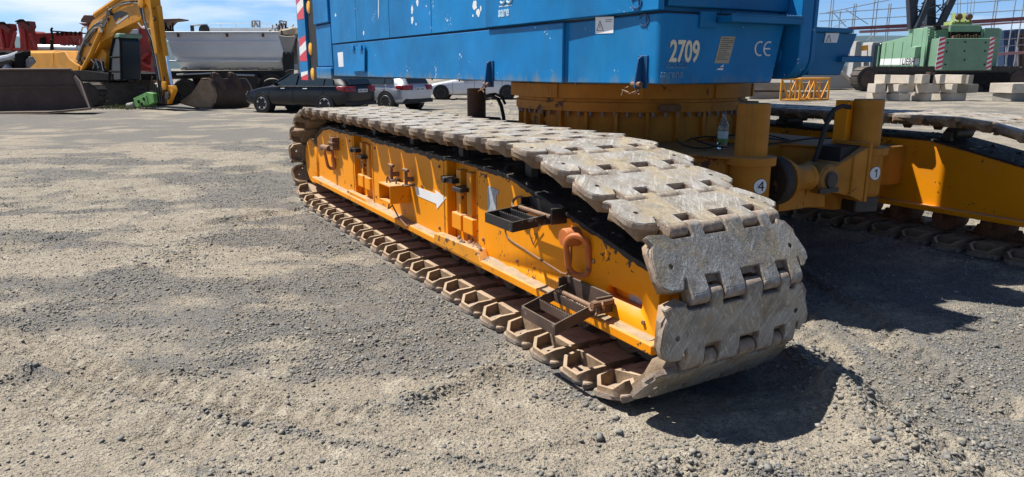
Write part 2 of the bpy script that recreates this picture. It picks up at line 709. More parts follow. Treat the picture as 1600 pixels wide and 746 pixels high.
def make_frame(w_in, sgn, near):
    """side frame; w_in is the outer face of the far-side-symmetric track, sgn flips across"""
    def S(w):
        return w_in + sgn * w
    f = K()
    WF = .17

    def pr(poly, wa, wb):
        f.ext([(a, S(wa), b) for a, b in poly], (0, sgn * (wb - wa), 0))

    core = [(4.70, .335)] + [(4.70, .80)] + [(4.42, .90), (4.15, .928), (.36, .917), (.05, .862), (-.6, .732), (-1.035, .648), (-1.035, .335)]
    if near:
        pr(core, .24, .74)
        # outer plates leave two recesses between them
        pr([(2.86, .338), (2.86, .924), (1.22, .919), (1.22, .338)], WF, .239)
        pr([(4.715, .338), (4.715, .795), (4.42, .902), (4.15, .929), (3.36, .925), (3.36, .338)], WF, .239)
        body = f
    else:
        pr(core, WF, .74)
        for uu in (3.1, 2.6, 1.55, .75):
            f.box((uu, min(S(.12), S(.171)), .345), (uu + .05, max(S(.12), S(.171)), .90))
    # bottom flange
    a, b = sorted((S(.100), S(.81)))
    f.box((-1.09, a, .298), (4.78, b, .346))
    fr = f.build('crawler_frame', [M['yellow'], M['grease']], crane, bevel=.005)
    if near:
        g = K()
        g.ext([(a_, S(WF), b_) for a_, b_ in [(.76, .338), (.76, .921), (.36, .915), (.05, .860), (-.6, .730), (-1.045, .645), (-1.045, .338)]], (0, .069, 0))
        pl = g.build('side_plate', M['yellow'], fr, bevel=.004)
        ct = K()
        slot = []
        for k in range(9):
            an = PI / 2 + PI * k / 8
            slot.append((-.70 + .0 - (.03 * math.cos(an)) * -1, .48 + .032 * math.sin(an)))
        slot = [(-.68 + .035 * math.sin(PI * k / 8), .478 + .033 * math.cos(PI * k / 8)) for k in range(9)] + \
               [(-.90 - .035 * math.sin(PI * k / 8), .478 - .033 * math.cos(PI * k / 8)) for k in range(9)]
        ct.ext([(a_, S(.1), b_) for a_, b_ in slot], (0, .16, 0))
        boolcut(pl, ct.build('cut_tmp', M['yellow'], crane))
    # greasy top plate
    g = K()
    tp = [(a_, b_ - .004) for a_, b_ in TOPL]
    g.ext([(a_, S(.152), b_) for a_, b_ in tp] + [(a_, S(.152), b_ + .018) for a_, b_ in tp[::-1]], (0, sgn * .61, 0))
    g.build('top_plate', M['grease'], fr, bevel=.003)
    # lumps of grease and grit on the plate
    g = K()
    rr = random.Random(5)
    for k in range(150 if near else 60):
        uu = rr.uniform(-.95, 4.4) if k % 3 else rr.uniform(-.95, .6)
        for (a0, b0), (a1, b1) in zip(TOPL, TOPL[1:]):
            if a1 <= uu <= a0:
                zz = b0 + (b1 - b0) * (uu - a0) / (a1 - a0)
        ww = rr.uniform(.17, .72)
        r_ = rr.uniform(.012, .034)
        g.lathe((uu, S(ww), zz + .008), (0, 0, 1), [(0, r_), (r_ * .35, r_ * .8), (r_ * .6, r_ * .3)], 7)
    tag(g.build('grease_lumps', M['grease'], fr), kind='stuff')
    # rollers
    for k in range(13):
        uu = -.62 + k * .42
        g = K()
        g.lathe((uu, S(.335), .212), (0, sgn, 0), [(0, .04), (0, .085), (.008, .092), (.012, .112), (.03, .116), (.21, .116), (.228, .112), (.232, .09), (.24, .085), (.24, .04)], 22)
        g.cyl((uu, S(.25), .235), (uu, S(.70), .235), .045, n=12)
        g.build('track_roller', M['rust'] if not near else M['roller'], fr)
    for k in range(5):
        uu = .25 + k * .92
        g = K()
        g.lathe((uu, S(.32), .985), (0, sgn, 0), [(0, .03), (0, .06), (.27, .06), (.27, .03)], 16)
        g.box((uu - .035, min(S(.26), S(.31)), .92), (uu + .035, max(S(.26), S(.31)), 1.0))
        g.build('carrier_roller', M['steel_dark'], fr)
    # idler and sprocket
    g = K()
    g.lathe((-.84, S(.30), .475), (0, sgn, 0), [(0, .1), (0, .33), (.02, .35), (.06, .36), (.1, .30), (.2, .30), (.24, .36), (.28, .35), (.3, .33), (.3, .1)], 30)
    g.build('idler_wheel', M['steel_dark'], fr)
    g = K()
    g.lathe((5.0, S(.30), .54), (0, sgn, 0), [(0, .1), (0, .36), (.05, .38), (.25, .38), (.3, .36), (.3, .1)], 16)
    g.build('sprocket', M['steel_dark'], fr)
    g = K()
    g.lathe((4.96, S(.15), .50), (0, sgn, 0), [(0, .1), (0, .245), (.015, .262), (.2, .262), (.2, .1)], 32)
    for k in range(10):
        an = k * PI / 5
        g.lathe((4.96 + .2 * math.cos(an), S(.146), .50 + .2 * math.sin(an)), (0, sgn, 0), [(0, .012), (.01, .014)], 6)
    g.build('hub_cover', M['yellow'], fr)
    return fr


M['roller'] = paint('dusty_roller', (.15, .095, .05), .8, .35, 9, chip=.14, chipcol=(.06, .045, .035), dust=.3)
near = make_frame(0.0, 1, True)
tag(near, label='lit outer crawler with the steps and white arrow')
lay_track(near, 0.0)
far = make_frame(4.35, 1, False)
tag(far, label='shaded inner crawler on the far side')
lay_track(far, 4.35)
WF = .17


def FW(px, py, w=WF):
    a = onw(px, py, w)
    return a


# ---- things on the near frame
def kpoly(name, uz, w, dw, mat, parent, bevel=0):
    g = K()
    g.ext([(a, w, b) for a, b in uz], (0, dw, 0))
    return g.build(name, mat, parent, bevel=bevel)


kpoly('direction_arrow', [FW(*p) for p in [(648, 291), (681, 303), (680, 297), (697, 310), (683, 327), (682.5, 319), (652, 306)]], WF - .003, .002, M['white'], near)
kpoly('patch_plate', [FW(*p) for p in [(762, 290), (779, 297), (779, 306), (776, 304), (776, 328), (762, 331)]], WF - .004, .003, M['grey_plate'], near)
g = K()
hp = [FW(*p) for p in [(789, 352), (790, 362), (793, 371), (800, 377), (840, 403), (878, 427), (886, 429), (891, 422), (893, 400), (893, 374), (889, 367)]]
g.tube([(a, WF - .002, b) for a, b in hp], .006, 6)
g.build('hatch_seam', M['rust'], near)
for (ua, ub) in ((2.88, 3.35), (.78, 1.21)):
    g = K()
    L = ub - ua
    g.box((ua + .0 * L, .20, .338), (ua + .02, .236, .90))
    for fx in (.28, .66):
        g.box((ua + fx * L - .035, .185, .47), (ua + fx * L + .035, .238, .87))
    g.build('hinge_post', M['yellow_worn'], near, bevel=.004)
    g = K()
    for fx in (.26, .68):
        g.box((ua + fx * L - .085, .165, .45), (ua + fx * L + .07, .2382, .565))
    g.build('hinge_block', M['yellow'], near, bevel=.006)
    g = K()
    g.box((ua + .12, .12, .735), (ua + .25, .2384, .765))
    g.box((ub - .16, .13, .775), (ub + .03, .2386, .81))
    g.cyl((ub - .05, .11, .79), (ub - .05, .24, .79), .022, n=10)
    g.build('hinge_clamp', M['black_paint'], near, bevel=.003)
g = K()
g.ext([(1.32, .096, .31), (1.30, .096, .385), (.62, .096, .41), (.55, .096, .31)], (0, .0715, 0))
g.build('hinge_foot', M['yellow_worn'], near, bevel=.006)
g = K()
g.ext([(3.5, .118, .34), (3.48, .118, .38), (2.92, .118, .38), (2.86, .118, .34)], (0, .0495, 0))
g.build('hinge_foot', M['yellow_worn'], near, bevel=.006)
g = K()
for k in range(26):
    uu, ww = random.uniform(.5, 1.0), random.uniform(.12, .16)
    r_ = random.uniform(.008, .02)
    g.lathe((uu, ww, .402 if uu > .62 else .346), (0, 0, 1), [(0, r_), (r_ * .7, r_ * .6), (r_, r_ * .1)], 6)
tag(g.build('rust_clods', M['rust'], near), kind='stuff')
# weld lip along the flange + dents
g = K()
g.tube([(-1.05, .168, .35), (.55, .168, .35)], .006, 6)
g.build('weld_seam', M['yellow_worn'], near)
# socket box: square tube with open outer end
g = K()
u0, u1, z0, z1 = 1.93, 2.2, .50, .645
for a, b in (((u0, z0), (u0 + .012, z1)), ((u1 - .012, z0), (u1, z1)), ((u0 + .0125, z0), (u1 - .0125, z0 + .012)), ((u0 + .0125, z1 - .012), (u1 - .0125, z1))):
    g.box((a[0], .0, a[1]), (b[0], .169, b[1]))
g.build('socket_box', M['yellow'], near, bevel=.002)
for uu in (2.18, 1.86):
    g = K()
    g.cyl((uu, .11, .66), (uu, .11, .78), .014, n=10)
    g.cyl((uu - .05, .11, .775), (uu + .05, .11, .775), .013, n=10)
    g.cyl((uu, .11, .70), (uu, .172, .70), .02, n=10)
    g.box((uu - .04, .09, .648), (uu + .04, .168, .66))
    g.build('locking_pin', M['rust'], near, bevel=.002)
g = K()
g.tube([(2.1 - .1 * math.sin(k * .5) * (1 if k < 7 else .3), .1 - .005 * k, .66 + .035 * math.sin(k * .9)) for k in range(14)], .006, 6)
g.build('pin_chain', M['steel_dark'], near)
g = K()
g.tube([(2.06, .08, .50), (2.1, .05, .47), (2.07, .03, .44), (2.02, .03, .46), (2.03, .05, .475), (1.9, .05, .40), (1.78, .07, .345), (1.74, .08, .36)], .006, 6)
g.build('wire_hook', M['rust'], near)


def oval_link(c, e1, e2, a, b, r, name, mat, parent):
    c, e1, e2 = Vector(c), Vector(e1).normalized(), Vector(e2).normalized()
    pts = []
    st = a - b
    for k in range(12):
        an = PI * k / 11
        pts.append(c + e2 * st + e1 * b * math.cos(an) + e2 * b * math.sin(an))
    for k in range(12):
        an = PI + PI * k / 11
        pts.append(c - e2 * st + e1 * b * math.cos(an) + e2 * b * math.sin(an))
    g = K()
    g.tube(pts, r, 10, closed=True)
    return g.build(name, mat, parent)


# big link by the front
oval_link((-.47, .125, .615), (.8, -.62, .0), (0, -.12, 1), .108, .058, .0165, 'lifting_link', M['rust_red'], near)
g = K()
g.lathe((-.40, .08, .70), (0, 1, 0), [(0, .02), (0, .045), (.01, .05), (.1, .05), (.1, .02)], 18)
g.build('link_lug', M['rust_red'], near)
oval_link((4.05, .12, .63), (.75, -.66, 0), (0, -.15, 1), .11, .045, .016, 'lifting_link', M['rust_red'], near)
g = K()
g.cyl((4.24, .1, .73), (3.96, .1, .745), .032, n=12)
g.box((3.85, .1, .735), (3.97, .169, .86))
g.box((3.83, .09, .80), (3.99, .1695, .815))
g.build('link_lug', M['rust'], near, bevel=.003)
# small eye above the upper step
g = K()
g.tube([(.17 + .05 * math.cos(k * PI / 6), .14 + .02 * math.sin(k * PI / 6), .79 + .03 * math.sin(k * PI / 6)) for k in range(12)], .008, 6, closed=True)
g.box((.02, .15, .765), (.14, .1694, .785))
g.build('tie_eye', M['rust'], near)
# lit white number card in the slot
g = K()
g.box((-.85, .2365, .445), (-.76, .2392, .51))
g.build('data_card', M['grey_plate'], near)
# thin hanging wire under the upper step
g = K()
g.tube([(.12, .15, .70), (.03, .165, .56), (.0, .163, .60), (-.05, .15, .70)], .003, 5)
g.build('wire_loop', M['rust'], near)


def step(u0, u1, w0, w1, zo, zi, h, mat, name, ph):
    """folding tread tray: outer edge w0 at height zo, hinged at w1/zi"""
    g = K()

    def Z(w):
        return zo + (zi - zo) * (w - w0) / (w1 - w0)

    def wall(ua, wa, ub, wb, th=.008, hh=h):
        if abs(ua - ub) < 1e-6:
            q = [(ua, wa, Z(wa)), (ua, wb, Z(wb)), (ua, wb, Z(wb) - hh), (ua, wa, Z(wa) - hh)]
            g.ext(q, (th, 0, 0))
        else:
            q = [(ua, wa, Z(wa)), (ub, wa, Z(wa)), (ub, wa, Z(wa) - hh), (ua, wa, Z(wa) - hh)]
            g.ext(q, (0, th, 0))

    wall(u0, w0, u0, w1)
    wall(u1 - .008, w0, u1 - .008, w1)
    wall(u0 + .0085, w0 + .0003, u1 - .0085, w0 + .0003)
    # toothed cross rungs
    for fr in ph:
        ww = w0 + (w1 - w0) * fr
        n = 14
        top = []
        for k in range(n):
            ua = u0 + .009 + (u1 - u0 - .018) * k / n
            ub = u0 + .009 + (u1 - u0 - .018) * (k + .5) / n
            top += [(ua, ww, Z(ww) - .012), (ub, ww, Z(ww) - .002)]
        top.append((u1 - .009, ww, Z(ww) - .012))
        g.ext(top + [(u1 - .009, ww, Z(ww) - h + .004), (u0 + .009, ww, Z(ww) - h + .004)], (0, .006, 0))
    o = g.build(name, mat, near, bevel=.0012)
    g = K()
    wr = w0 + (w1 - w0) * .78
    g.cyl((u0 - .03, wr, Z(wr) - .01), (u1 - .01, wr, Z(wr) - .01), .013, n=10)
    g.build('step_axle', M['rust'], near)
    g = K()
    g.box((u0 - .06, w1 - .075, Z(w1) - .05), (u0 - .045, WF - .0005, Z(w1) + .035))
    g.box((u1 + .01, w1 - .04, Z(w1) - .05), (u1 + .02, WF - .0006, Z(w1) + .035))
    g.box((u0 - .044, WF - .012, Z(w1) - .055), (u1 + .009, WF - .0007, Z(w1) + .04))
    g.build('step_bracket', mat, near, bevel=.002)
    return o


step(-.24, .065, -.13, .15, .775, .80, .055, M['black_paint'], 'folding_step', (.3, .55))
step(-.655, -.335, -.13, .15, .35, .43, .06, M['rusty_tread'], 'folding_step', (.36, .68))
g = K()
for k in range(3):
    g.tube([(-.70 - .012 * k + .022 * math.cos(q * PI / 5), .06 + .02 * k + .012 * math.sin(q * PI / 5 + k), .425 - .02 * (k % 2) + .022 * math.sin(q * PI / 5)) for q in range(10)], .006, 6, closed=True)
g.cyl((-.72, .04, .44), (-.72, .16, .44), .014, n=10)
g.build('step_chain', M['rust'], near)

# grease run down from the top plate, ragged lower edge, and dust lying along the ledge
rr = random.Random(21)


def topz(uu):
    for (a0, b0), (a1, b1) in zip(TOPL, TOPL[1:]):
        if a1 <= uu <= a0:
            return b0 + (b1 - b0) * (uu - a0) / (a1 - a0)
    return TOPL[-1][1]


g = K()
us = list(np.arange(-1.03, 4.4, .028))
lo_ = []
dep = 0
for k, uu in enumerate(us):
    dep = .75 * dep + .25 * rr.choice((.004, .006, .01, .03, .055)) * (1.5 if .3 < uu < 1.6 else 1)
    lo_.append((uu, topz(uu) - .006 - dep * .55 - rr.uniform(0, .008)))
for (a0, b0), (a1, b1) in zip(lo_, lo_[1:]):
    if any(ra < (a0 + a1) / 2 < rb for ra, rb in ((.74, 1.24), (2.84, 3.38))):
        continue
    g.ext([(a0, WF - .0016, topz(a0) - .006), (a1, WF - .0016, topz(a1) - .006), (a1, WF - .0016, b1), (a0, WF - .0016, b0)], (0, .0012, 0))
tag(g.build('grease_run', M['grease'], near, smooth=0), kind='stuff')
g = K()
vs, fs = [], []
us = list(np.arange(-1.04, 4.7, .035))
for uu in us:
    h = .006 + .016 * max(0, math.sin(uu * 3.1) + rr.uniform(-.6, .9)) * .6
    vs += [(uu, WF - .0004, .347 + h), (uu, WF - .015 - rr.uniform(0, .008), .3468 + h * .55), (uu, WF - .042 - rr.uniform(0, .022), .3465)]
for k in range(len(us) - 1):
    for j in range(2):
        fs.append([k * 3 + j, k * 3 + 3 + j, k * 3 + 4 + j, k * 3 + 1 + j])
g.add(vs, fs)
tag(g.build('ledge_dust', M['dust'], near, smooth=60), kind='stuff')
# stiffener welds and bolt heads on the face
for (ua, za, zb) in ((1.27, .34, .91), (.745, .34, .91), (2.82, .34, .915), (3.40, .34, .92)):
    g = K()
    g.tube([(ua, WF - .001, za + (zb - za) * k / 24) for k in range(25)], [.004 + .0022 * rr.random() for _ in range(25)], 6)
    g.build('weld_seam', M['yellow_worn'], near)
for (ub_, zb_) in ((.62, .88), (.66, .46), (1.34, .86), (1.36, .40), (2.74, .86), (2.76, .42), (-.28, .40), (.22, .42), (3.48, .86), (3.5, .42), (-.95, .40), (-.55, .60)):
    g = K()
    g.lathe((ub_, WF, zb_), (0, -1, 0), [(0, .012), (.009, .012), (.010, .008)], 6)
    g.build('face_bolt', M['rust'], near)

# ------------------------------------------------------------------ carbody
g = K()
g.ext([(.42, 1.36, .58), (3.45, 1.36, .58), (3.45, 3.44, .58), (.42, 3.44, .58)], (0, 0, .39))
for ua in (.55, 2.75):
    g.box((ua, .742, .50), (ua + .6, 1.362, .86))
    g.box((ua, 3.438, .50), (ua + .6, 4.515, .86))
# outrigger roots to the jacks, seen as a rounded deck
for (uj, wj) in ((-.05, 1.8), (-.05, 3.0), (3.95, 1.8), (3.95, 3.0)):
    sg = 1 if uj < 1 else -1
    q = [(uj + sg * .08, wj - .15), (uj + sg * .08, wj + .15), (uj + sg * .50, wj + .34), (uj + sg * .50, wj - .34)]
    g.ext([(a, b, .50) for a, b in q], (0, 0, .465))
    lid = [(uj + sg * .02, wj - .17), (uj + sg * .02, wj + .17), (uj + sg * .52, wj + .38), (uj + sg * .52, wj - .38)]
    g.ext([(a, b, .966) for a, b in lid], (0, 0, .018))
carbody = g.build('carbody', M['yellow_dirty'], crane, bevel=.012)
for (uj, wj) in ((-.05, 1.8), (-.05, 3.0), (3.95, 1.8), (3.95, 3.0)):
    zl = .62 if uj < 1 else .42
    g = K()
    g.lathe((uj, wj, zl), (0, 0, 1), [(0, .05), (0, .12), (.02, .135), (.93 - zl, .135), (.93 - zl, .165), (.985 - zl, .165), (.985 - zl, .105), (1.325 - zl, .105), (1.33 - zl, .098), (1.33 - zl, .02)], 40)
    g.build('jack_cylinder', M['yellow_dirty'] if uj < 1 else M['rust'], carbody, bevel=.003)
    if uj > 1:
        g = K()
        g.lathe((uj, wj, .17), (0, 0, 1), [(0, .06), (0, .16), (.03, .16), (.05, .08), (.25, .08), (.25, .02)], 24)
        g.build('jack_foot', M['steel_dark'], carbody)
    else:
        g = K()
        g.obox((uj, wj, .56), (.2, .2, .12), Matrix.Rotation(.3, 3, 'Z'))
        g.build('jack_lock', M['steel_dark'], carbody, bevel=.01)


def disc_on_cyl(c, r, ang, zc, rd, strokes, nm):
    """round sticker bent round a cylinder, with a drawn numeral"""
    def on(a_, b_, e):
        an = ang + a_ / r
        return (c[0] + (r + e) * math.cos(an), c[1] + (r + e) * math.sin(an), zc + b_)
    g = K()
    n = 28
    for (rad, e, mi) in ((rd, .0016, 1), (rd * .93, .0024, 0)):
        g.m(mi)
        vs = [on(0, 0, e)]
        for ring in (.5, 1.0):
            vs += [on(rad * ring * math.cos(2 * PI * k / n), rad * ring * math.sin(2 * PI * k / n), e) for k in range(n)]
        fs = [[0, 1 + k, 1 + (k + 1) % n] for k in range(n)]
        fs += [[1 + k, 1 + n + k, 1 + n + (k + 1) % n, 1 + (k + 1) % n] for k in range(n)]
        g.add(vs, fs)
    g.m(1)
    for s_ in strokes:
        pts = []
        for p, q in zip(s_, s_[1:]):
            pts += [on(p[0] + (q[0] - p[0]) * t / 4, p[1] + (q[1] - p[1]) * t / 4, .003) for t in range(4)]
        pts.append(on(s_[-1][0], s_[-1][1], .003))
        g.tube(pts, .0042, 6)
    return g.build(nm, [M['sticker'], M['ink']], carbody)


# jack faces the camera; in (u,w) local angle the viewer lies towards -u,-w
def view_ang(uj, wj, extra):
    p = O + U * uj + W * wj
    d = Vector((CP.x - p.x, CP.y - p.y, 0))
    return math.atan2(d.dot(W), d.dot(U)) + extra


# the angle grows from +u to +w; from the viewer +w lies right, so x on the sticker runs with decreasing angle where u is negative
def numeral(uj, wj, extra, zc, digit):
    a = view_ang(uj, wj, extra)
    sgnx = -1.0
    D = {'4': [[(.012, -.030), (.012, .032), (-.02, -.008), (.024, -.008)]], '1': [[(-.012, .014), (.004, .03), (.004, -.03)]]}[digit]
    disc_on_cyl((uj, wj), .135, a, zc, .052, [[(x * sgnx, y) for x, y in s] for s in D], 'number_sticker')


numeral(-.05, 1.8, -.62, .80, '4')
numeral(-.05, 3.0, -.80, .80, '1')
# folded swing arm between the front jacks
g = K()
g.lathe((-.05, 1.99, .80), (0, 1, 0), [(0, .04), (0, .155), (.012, .168), (.075, .168), (.085, .155), (.085, .04)], 26)
g.build('rubber_buffer', M['buffer'] if 'buffer' in M else M['rubber'], carbody)
g = K()
g.lathe((-.05, 2.092, .80), (0, 1, 0), [(0, .04), (0, .165), (.02, .16), (.15, .10), (.2, .088), (.26, .088), (.27, .098), (.3, .098), (.3, .03)], 26)
g.box((-.07, 2.1, .58), (-.03, 2.36, .80))
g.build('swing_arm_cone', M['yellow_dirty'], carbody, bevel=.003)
g = K()
g.lathe((-.16, 2.50, .785), (1, 0, 0), [(0, .03), (0, .095), (.02, .11), (.2, .11), (.22, .095), (.22, .03)], 26)
g.build('swing_joint', M['joint'], carbody)
g = K()
g.lathe((-.18, 2.50, .785), (1, 0, 0), [(0, .02), (0, .055), (.015, .06), (.018, .02)], 20)
g.box((-.19, 2.36, .70), (-.175, 2.56, .73))
g.build('joint_pin', M['steel_dark'], carbody)
g = K()
sec = []
for (wa, zt, zb, hu) in ((2.55, .87, .69, .10), (2.844, 1.0, .62, .145)):
    sec.append([(-.05 - hu, wa, zb), (-.05 + hu, wa, zb), (-.05 + hu, wa, zt), (-.05 - hu, wa, zt)])
g.loft(*sec)
g.box((-.205, 2.845, .60), (.105, 2.875, 1.03))
g.ext([(-.19, 2.70, .68), (-.19, 2.717, .67), (-.19, 2.717, .95), (-.19, 2.70, .94)], (.05, 0, 0))
g.ext([(-.19, 2.68, .665), (-.19, 2.845, .75), (-.19, 2.845, .60)], (.012, 0, 0))
g.build('swing_arm_box', M['yellow_dirty'], carbody, bevel=.005)
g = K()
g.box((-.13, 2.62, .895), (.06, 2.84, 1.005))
g.build('arm_cavity_shade', M['shadow_black'], carbody)  # solid black block painted in for the shade inside the open arm
g = K()
g.ext([(-.05, 2.35, .58), (-.05, 2.62, .56), (-.05, 2.6, .70), (-.05, 2.42, .74)], (.05, 0, 0))
g.build('lock_plate', M['yellow_dirty'], carbody, bevel=.004)
g = K()
g.box((.02, 2.865, 1.0), (.13, 2.925, 1.32))
g.build('hose_bracket', M['yellow'], carbody, bevel=.004)
g = K()
pth = [onu(*p, .0) for p in [(1328, 168), (1316, 166), (1304, 171), (1295, 184), (1288, 205), (1281, 228), (1272, 255), (1268, 290)]]
g.tube([(0, a, b) for a, b in pth], .017, 10)
g.build('hydraulic_hose', M['rubber'], carbody)
g = K()
for k, (cu_, cw_, rr_) in enumerate(((.45, 1.82, .13), (.42, 1.9, .11), (.5, 2.5, .2))):
    g.tube([(cu_ + rr_ * math.cos(q * .45), cw_ + rr_ * 1.4 * math.sin(q * .45), 1.0 + .03 * (1 + math.sin(q * .6 + k))) for q in range(13)], .006, 6)
g.tube([(.3, 2.05, 1.0), (.2, 2.35, 1.02), (.25, 2.8, 1.03), (.3, 3.3, 1.0)], .007, 6)
g.build('loose_cable', M['rubber'], carbody)
g = K()
g.lathe((.75, 2.75, .972), (0, 0, 1), [(0, .25), (0, .34), (.03, .34), (.03, .25)], 40)
g.lathe((.75, 2.75, .973), (0, 0, 1), [(0, .05), (.012, .24), (.012, .05)], 40)
g.build('deck_flange', M['yellow_dirty'], carbody)
# rear jack cable + pad
g = K()
pc = [onw(*p, 1.75) for p in [(758, 151), (768, 150), (778, 155), (783, 165), (786, 178), (788, 192)]]
g.tube([(a, 1.75, b) for a, b in pc], .02, 8)
g.tube([(a - .05, 1.77, b + .02) for a, b in pc[:4]], .014, 8)
g.build('hydraulic_hose', M['rubber'], carbody)
g = K()
g.lathe((3.55, 1.62, .985), (0, 0, 1), [(0, .05), (0, .26), (.045, .24), (.05, .1)], 20)
g.build('rubber_mat', M['rubber'], carbody)

# ------------------------------------------------------------------ slew ring
RC = (1.98, 2.4)
g = K()
g.lathe((RC[0], RC[1], .965), (0, 0, 1), [(0, .5), (0, 1.0), (.242, 1.0), (.243, 1.055), (.315, 1.055), (.318, 1.035), (.345, 1.035), (.345, .5)], 96)
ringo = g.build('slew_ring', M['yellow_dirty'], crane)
g = K()
g.lathe((RC[0], RC[1], 1.314), (0, 0, 1), [(0, .5), (0, 1.105), (.115, 1.105), (.116, .5)], 96)
g.box((RC[0] - 1.1, RC[1] - .03, 1.32), (RC[0] - 1.125, RC[1] + .03, 1.42))
for an in (-2.55, -1.9, 2.6):
    c_ = Vector((RC[0] + 1.112 * math.cos(an), RC[1] + 1.112 * math.sin(an), 1.37))
    g.obox(c_, (.012, .03, .11), Matrix.Rotation(an, 3, 'Z'))
g.build('turntable', M['yellow_dirty'], ringo, bevel=.003)
for k in range(26):
    an = 2 * PI * k / 26 + .05
    g = K()
    g.obox((RC[0] + 1.015 * math.cos(an), RC[1] + 1.015 * math.sin(an), 1.09), (.05, .028, .23), Matrix.Rotation(an, 3, 'Z'))
    g.build('ring_rib', M['yellow_dirty'], ringo, bevel=.003)
bolt_me = None
for k in range(64):
    an = 2 * PI * k / 64
    if bolt_me is None:
        g = MB()
        g.lathe((0, 0, 0), (0, 0, -1), [(0, .017), (.03, .017), (.032, .009), (.042, .009)], 6)
        b = g.build('ring_bolt', M['bolt'] if 'bolt' in M else M['steel_dark'], ringo)
        bolt_me = b.data
    else:
        b = bpy.data.objects.new('ring_bolt', bolt_me)
        COL.objects.link(b)
        b.parent = ringo
    b.location = KX((RC[0] + 1.027 * math.cos(an), RC[1] + 1.027 * math.sin(an), 1.2075))
for an in (-2.75, -.62 - PI):
    g = K()
    g.obox((RC[0] + 1.09 * math.cos(an), RC[1] + 1.09 * math.sin(an), 1.245), (.12, .16, .05), Matrix.Rotation(an, 3, 'Z'))
    g.build('ring_stop', M['rust'], ringo, bevel=.004)

# ------------------------------------------------------------------ superstructure
WS, UFR = 1.15, .14


def SL(px, py):
    return onw(px, py, WS)


def SF(px, py):
    return onu(px, py, UFR)


ZB, ZS, ZT = 1.44, 1.895, 2.95


def arc(cx, cy, r, a0, a1, n=6):
    return [(cx + r * math.cos(a0 + (a1 - a0) * k / n), cy + r * math.sin(a0 + (a1 - a0) * k / n)) for k in range(n + 1)]


UEND = SL(521, 95)[0]
plan = [(UEND, WS), (1.235, WS), (1.235, WS + .034)] + arc(UFR + .06, WS + .06, .06, PI * 1.5, PI, 6) + [(UFR, 2.26), (UEND, 2.26)]
pb = [(a, b if b < 2 else 2.165, 0) for a, b in plan]
g = K()
g.loft([(a, b, ZB + (.0 if a > 1 else .012)) for a, b, _ in pb], [(a, b, ZS - .012) for a, b in plan])
house = g.build('upper_housing', [M['blue'], M['sticker']], crane, bevel=.008)
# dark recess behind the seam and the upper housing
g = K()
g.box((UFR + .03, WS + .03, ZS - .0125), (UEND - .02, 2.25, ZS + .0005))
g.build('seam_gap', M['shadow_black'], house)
g = K()
g.box((.20, WS + .022, ZS), (.80, 1.70, ZT))
g.box((.20, 1.7005, ZS), (.80, 2.26, 2.06))
g.box((.8005, WS + .022, ZS), (UEND, 2.26, ZT))
g.box((1.05, 2.2605, ZS), (UEND, 3.52, ZT))
g.box((1.3, 2.2605, ZB + .06), (UEND, 3.5, ZS - .001))
g.build('upper_body', M['blue'], house, bevel=.006)
seams = [SL(519, 60)[0], SL(557, 40)[0], SL(609, 40)[0], SL(675, 40)[0], SL(762, 40)[0], .145]
for i in range(5):
    a, b = seams[i], seams[i + 1]
    g = K()
    g.box((b + .006, WS - .006 - (.02 if i == 4 else 0), ZS + .006), (a - .006, WS + .0215, ZT - .02))
    if i < 4:
        # paint scraped down to primer, irregular flakes standing 1 mm off the sheet
        g.m(1)
        rr = random.Random(40 + i)
        spots = {0: [(525, 24, 3, 7)], 1: [(569, 52, 2.5, 9), (592, 10, 1.5, 60)], 2: [(645, 15, 4, 22), (645, 32, 5, 16), (653, 5, 5, 14), (651, 38, 2, 6), (667, 10, 2, 5)], 3: [(743, 8, 9, 22), (748, 20, 7, 18), (752, 14, 3, 12), (740, 25, 3, 5)]}[i]
        for (sx_, sy_, wx_, hy_) in spots:
            q = []
            for k in range(11):
                an = 2 * PI * k / 11
                rad = rr.uniform(.55, 1.0)
                q.append(SL(sx_ + wx_ / 2 * rad * math.cos(an), sy_ + hy_ / 2 * rad * math.sin(an)))
            g.ext([(p[0], WS - .0068, p[1]) for p in q], (0, .002, 0))
    o = g.build('door_panel', [M['blue'], M['flake']] if 'flake' in M else [M['blue'], M['cream']], house, bevel=.003)
# front of the upper body
g = K()
g.box((UFR + .004, WS + .05, ZS + .03), (.199, 2.28, 2.07))
g.box((UFR + .004, WS + .05, 2.0705), (.199, 1.7, ZT))
g.build('front_panel', M['blue_dark'], house, bevel=.006)
# little hatch, sticker, brackets on the lower panel
hq = [SL(*p) for p in [(553, 75), (573, 72), (573, 111), (555, 112.5)]]
g = K()
g.ext([(p[0], WS - .03, p[1]) for p in hq], (0, .012, 0))
g.ext([(p[0] + .02, WS - .0175, p[1] - .02) for p in hq], (0, .0172, 0))
for px in (556, 568):
    h_ = SL(px, 75)
    g.box((h_[0] - .05, WS - .05, h_[1] - .03), (h_[0] + .05, WS - .0305, h_[1] + .035))
g.build('service_hatch', M['blue'], house, bevel=.003)
kpoly('blank_sticker', [SL(*p) for p in [(527.5, 82.5), (536, 81.5), (537, 104.5), (529.5, 105)]], WS - .002, .0015, M['sticker'], house)
ws_ = [SL(*p) for p in [(927, 27), (957, 26), (956, 52), (927, 53)]]
wws = WS + .034 * (1 - (1.235 - ws_[0][0]) / 1.1)


def lowface_w(u):
    return WS + .034 * (u - UFR - .06) / (1.235 - UFR - .06)


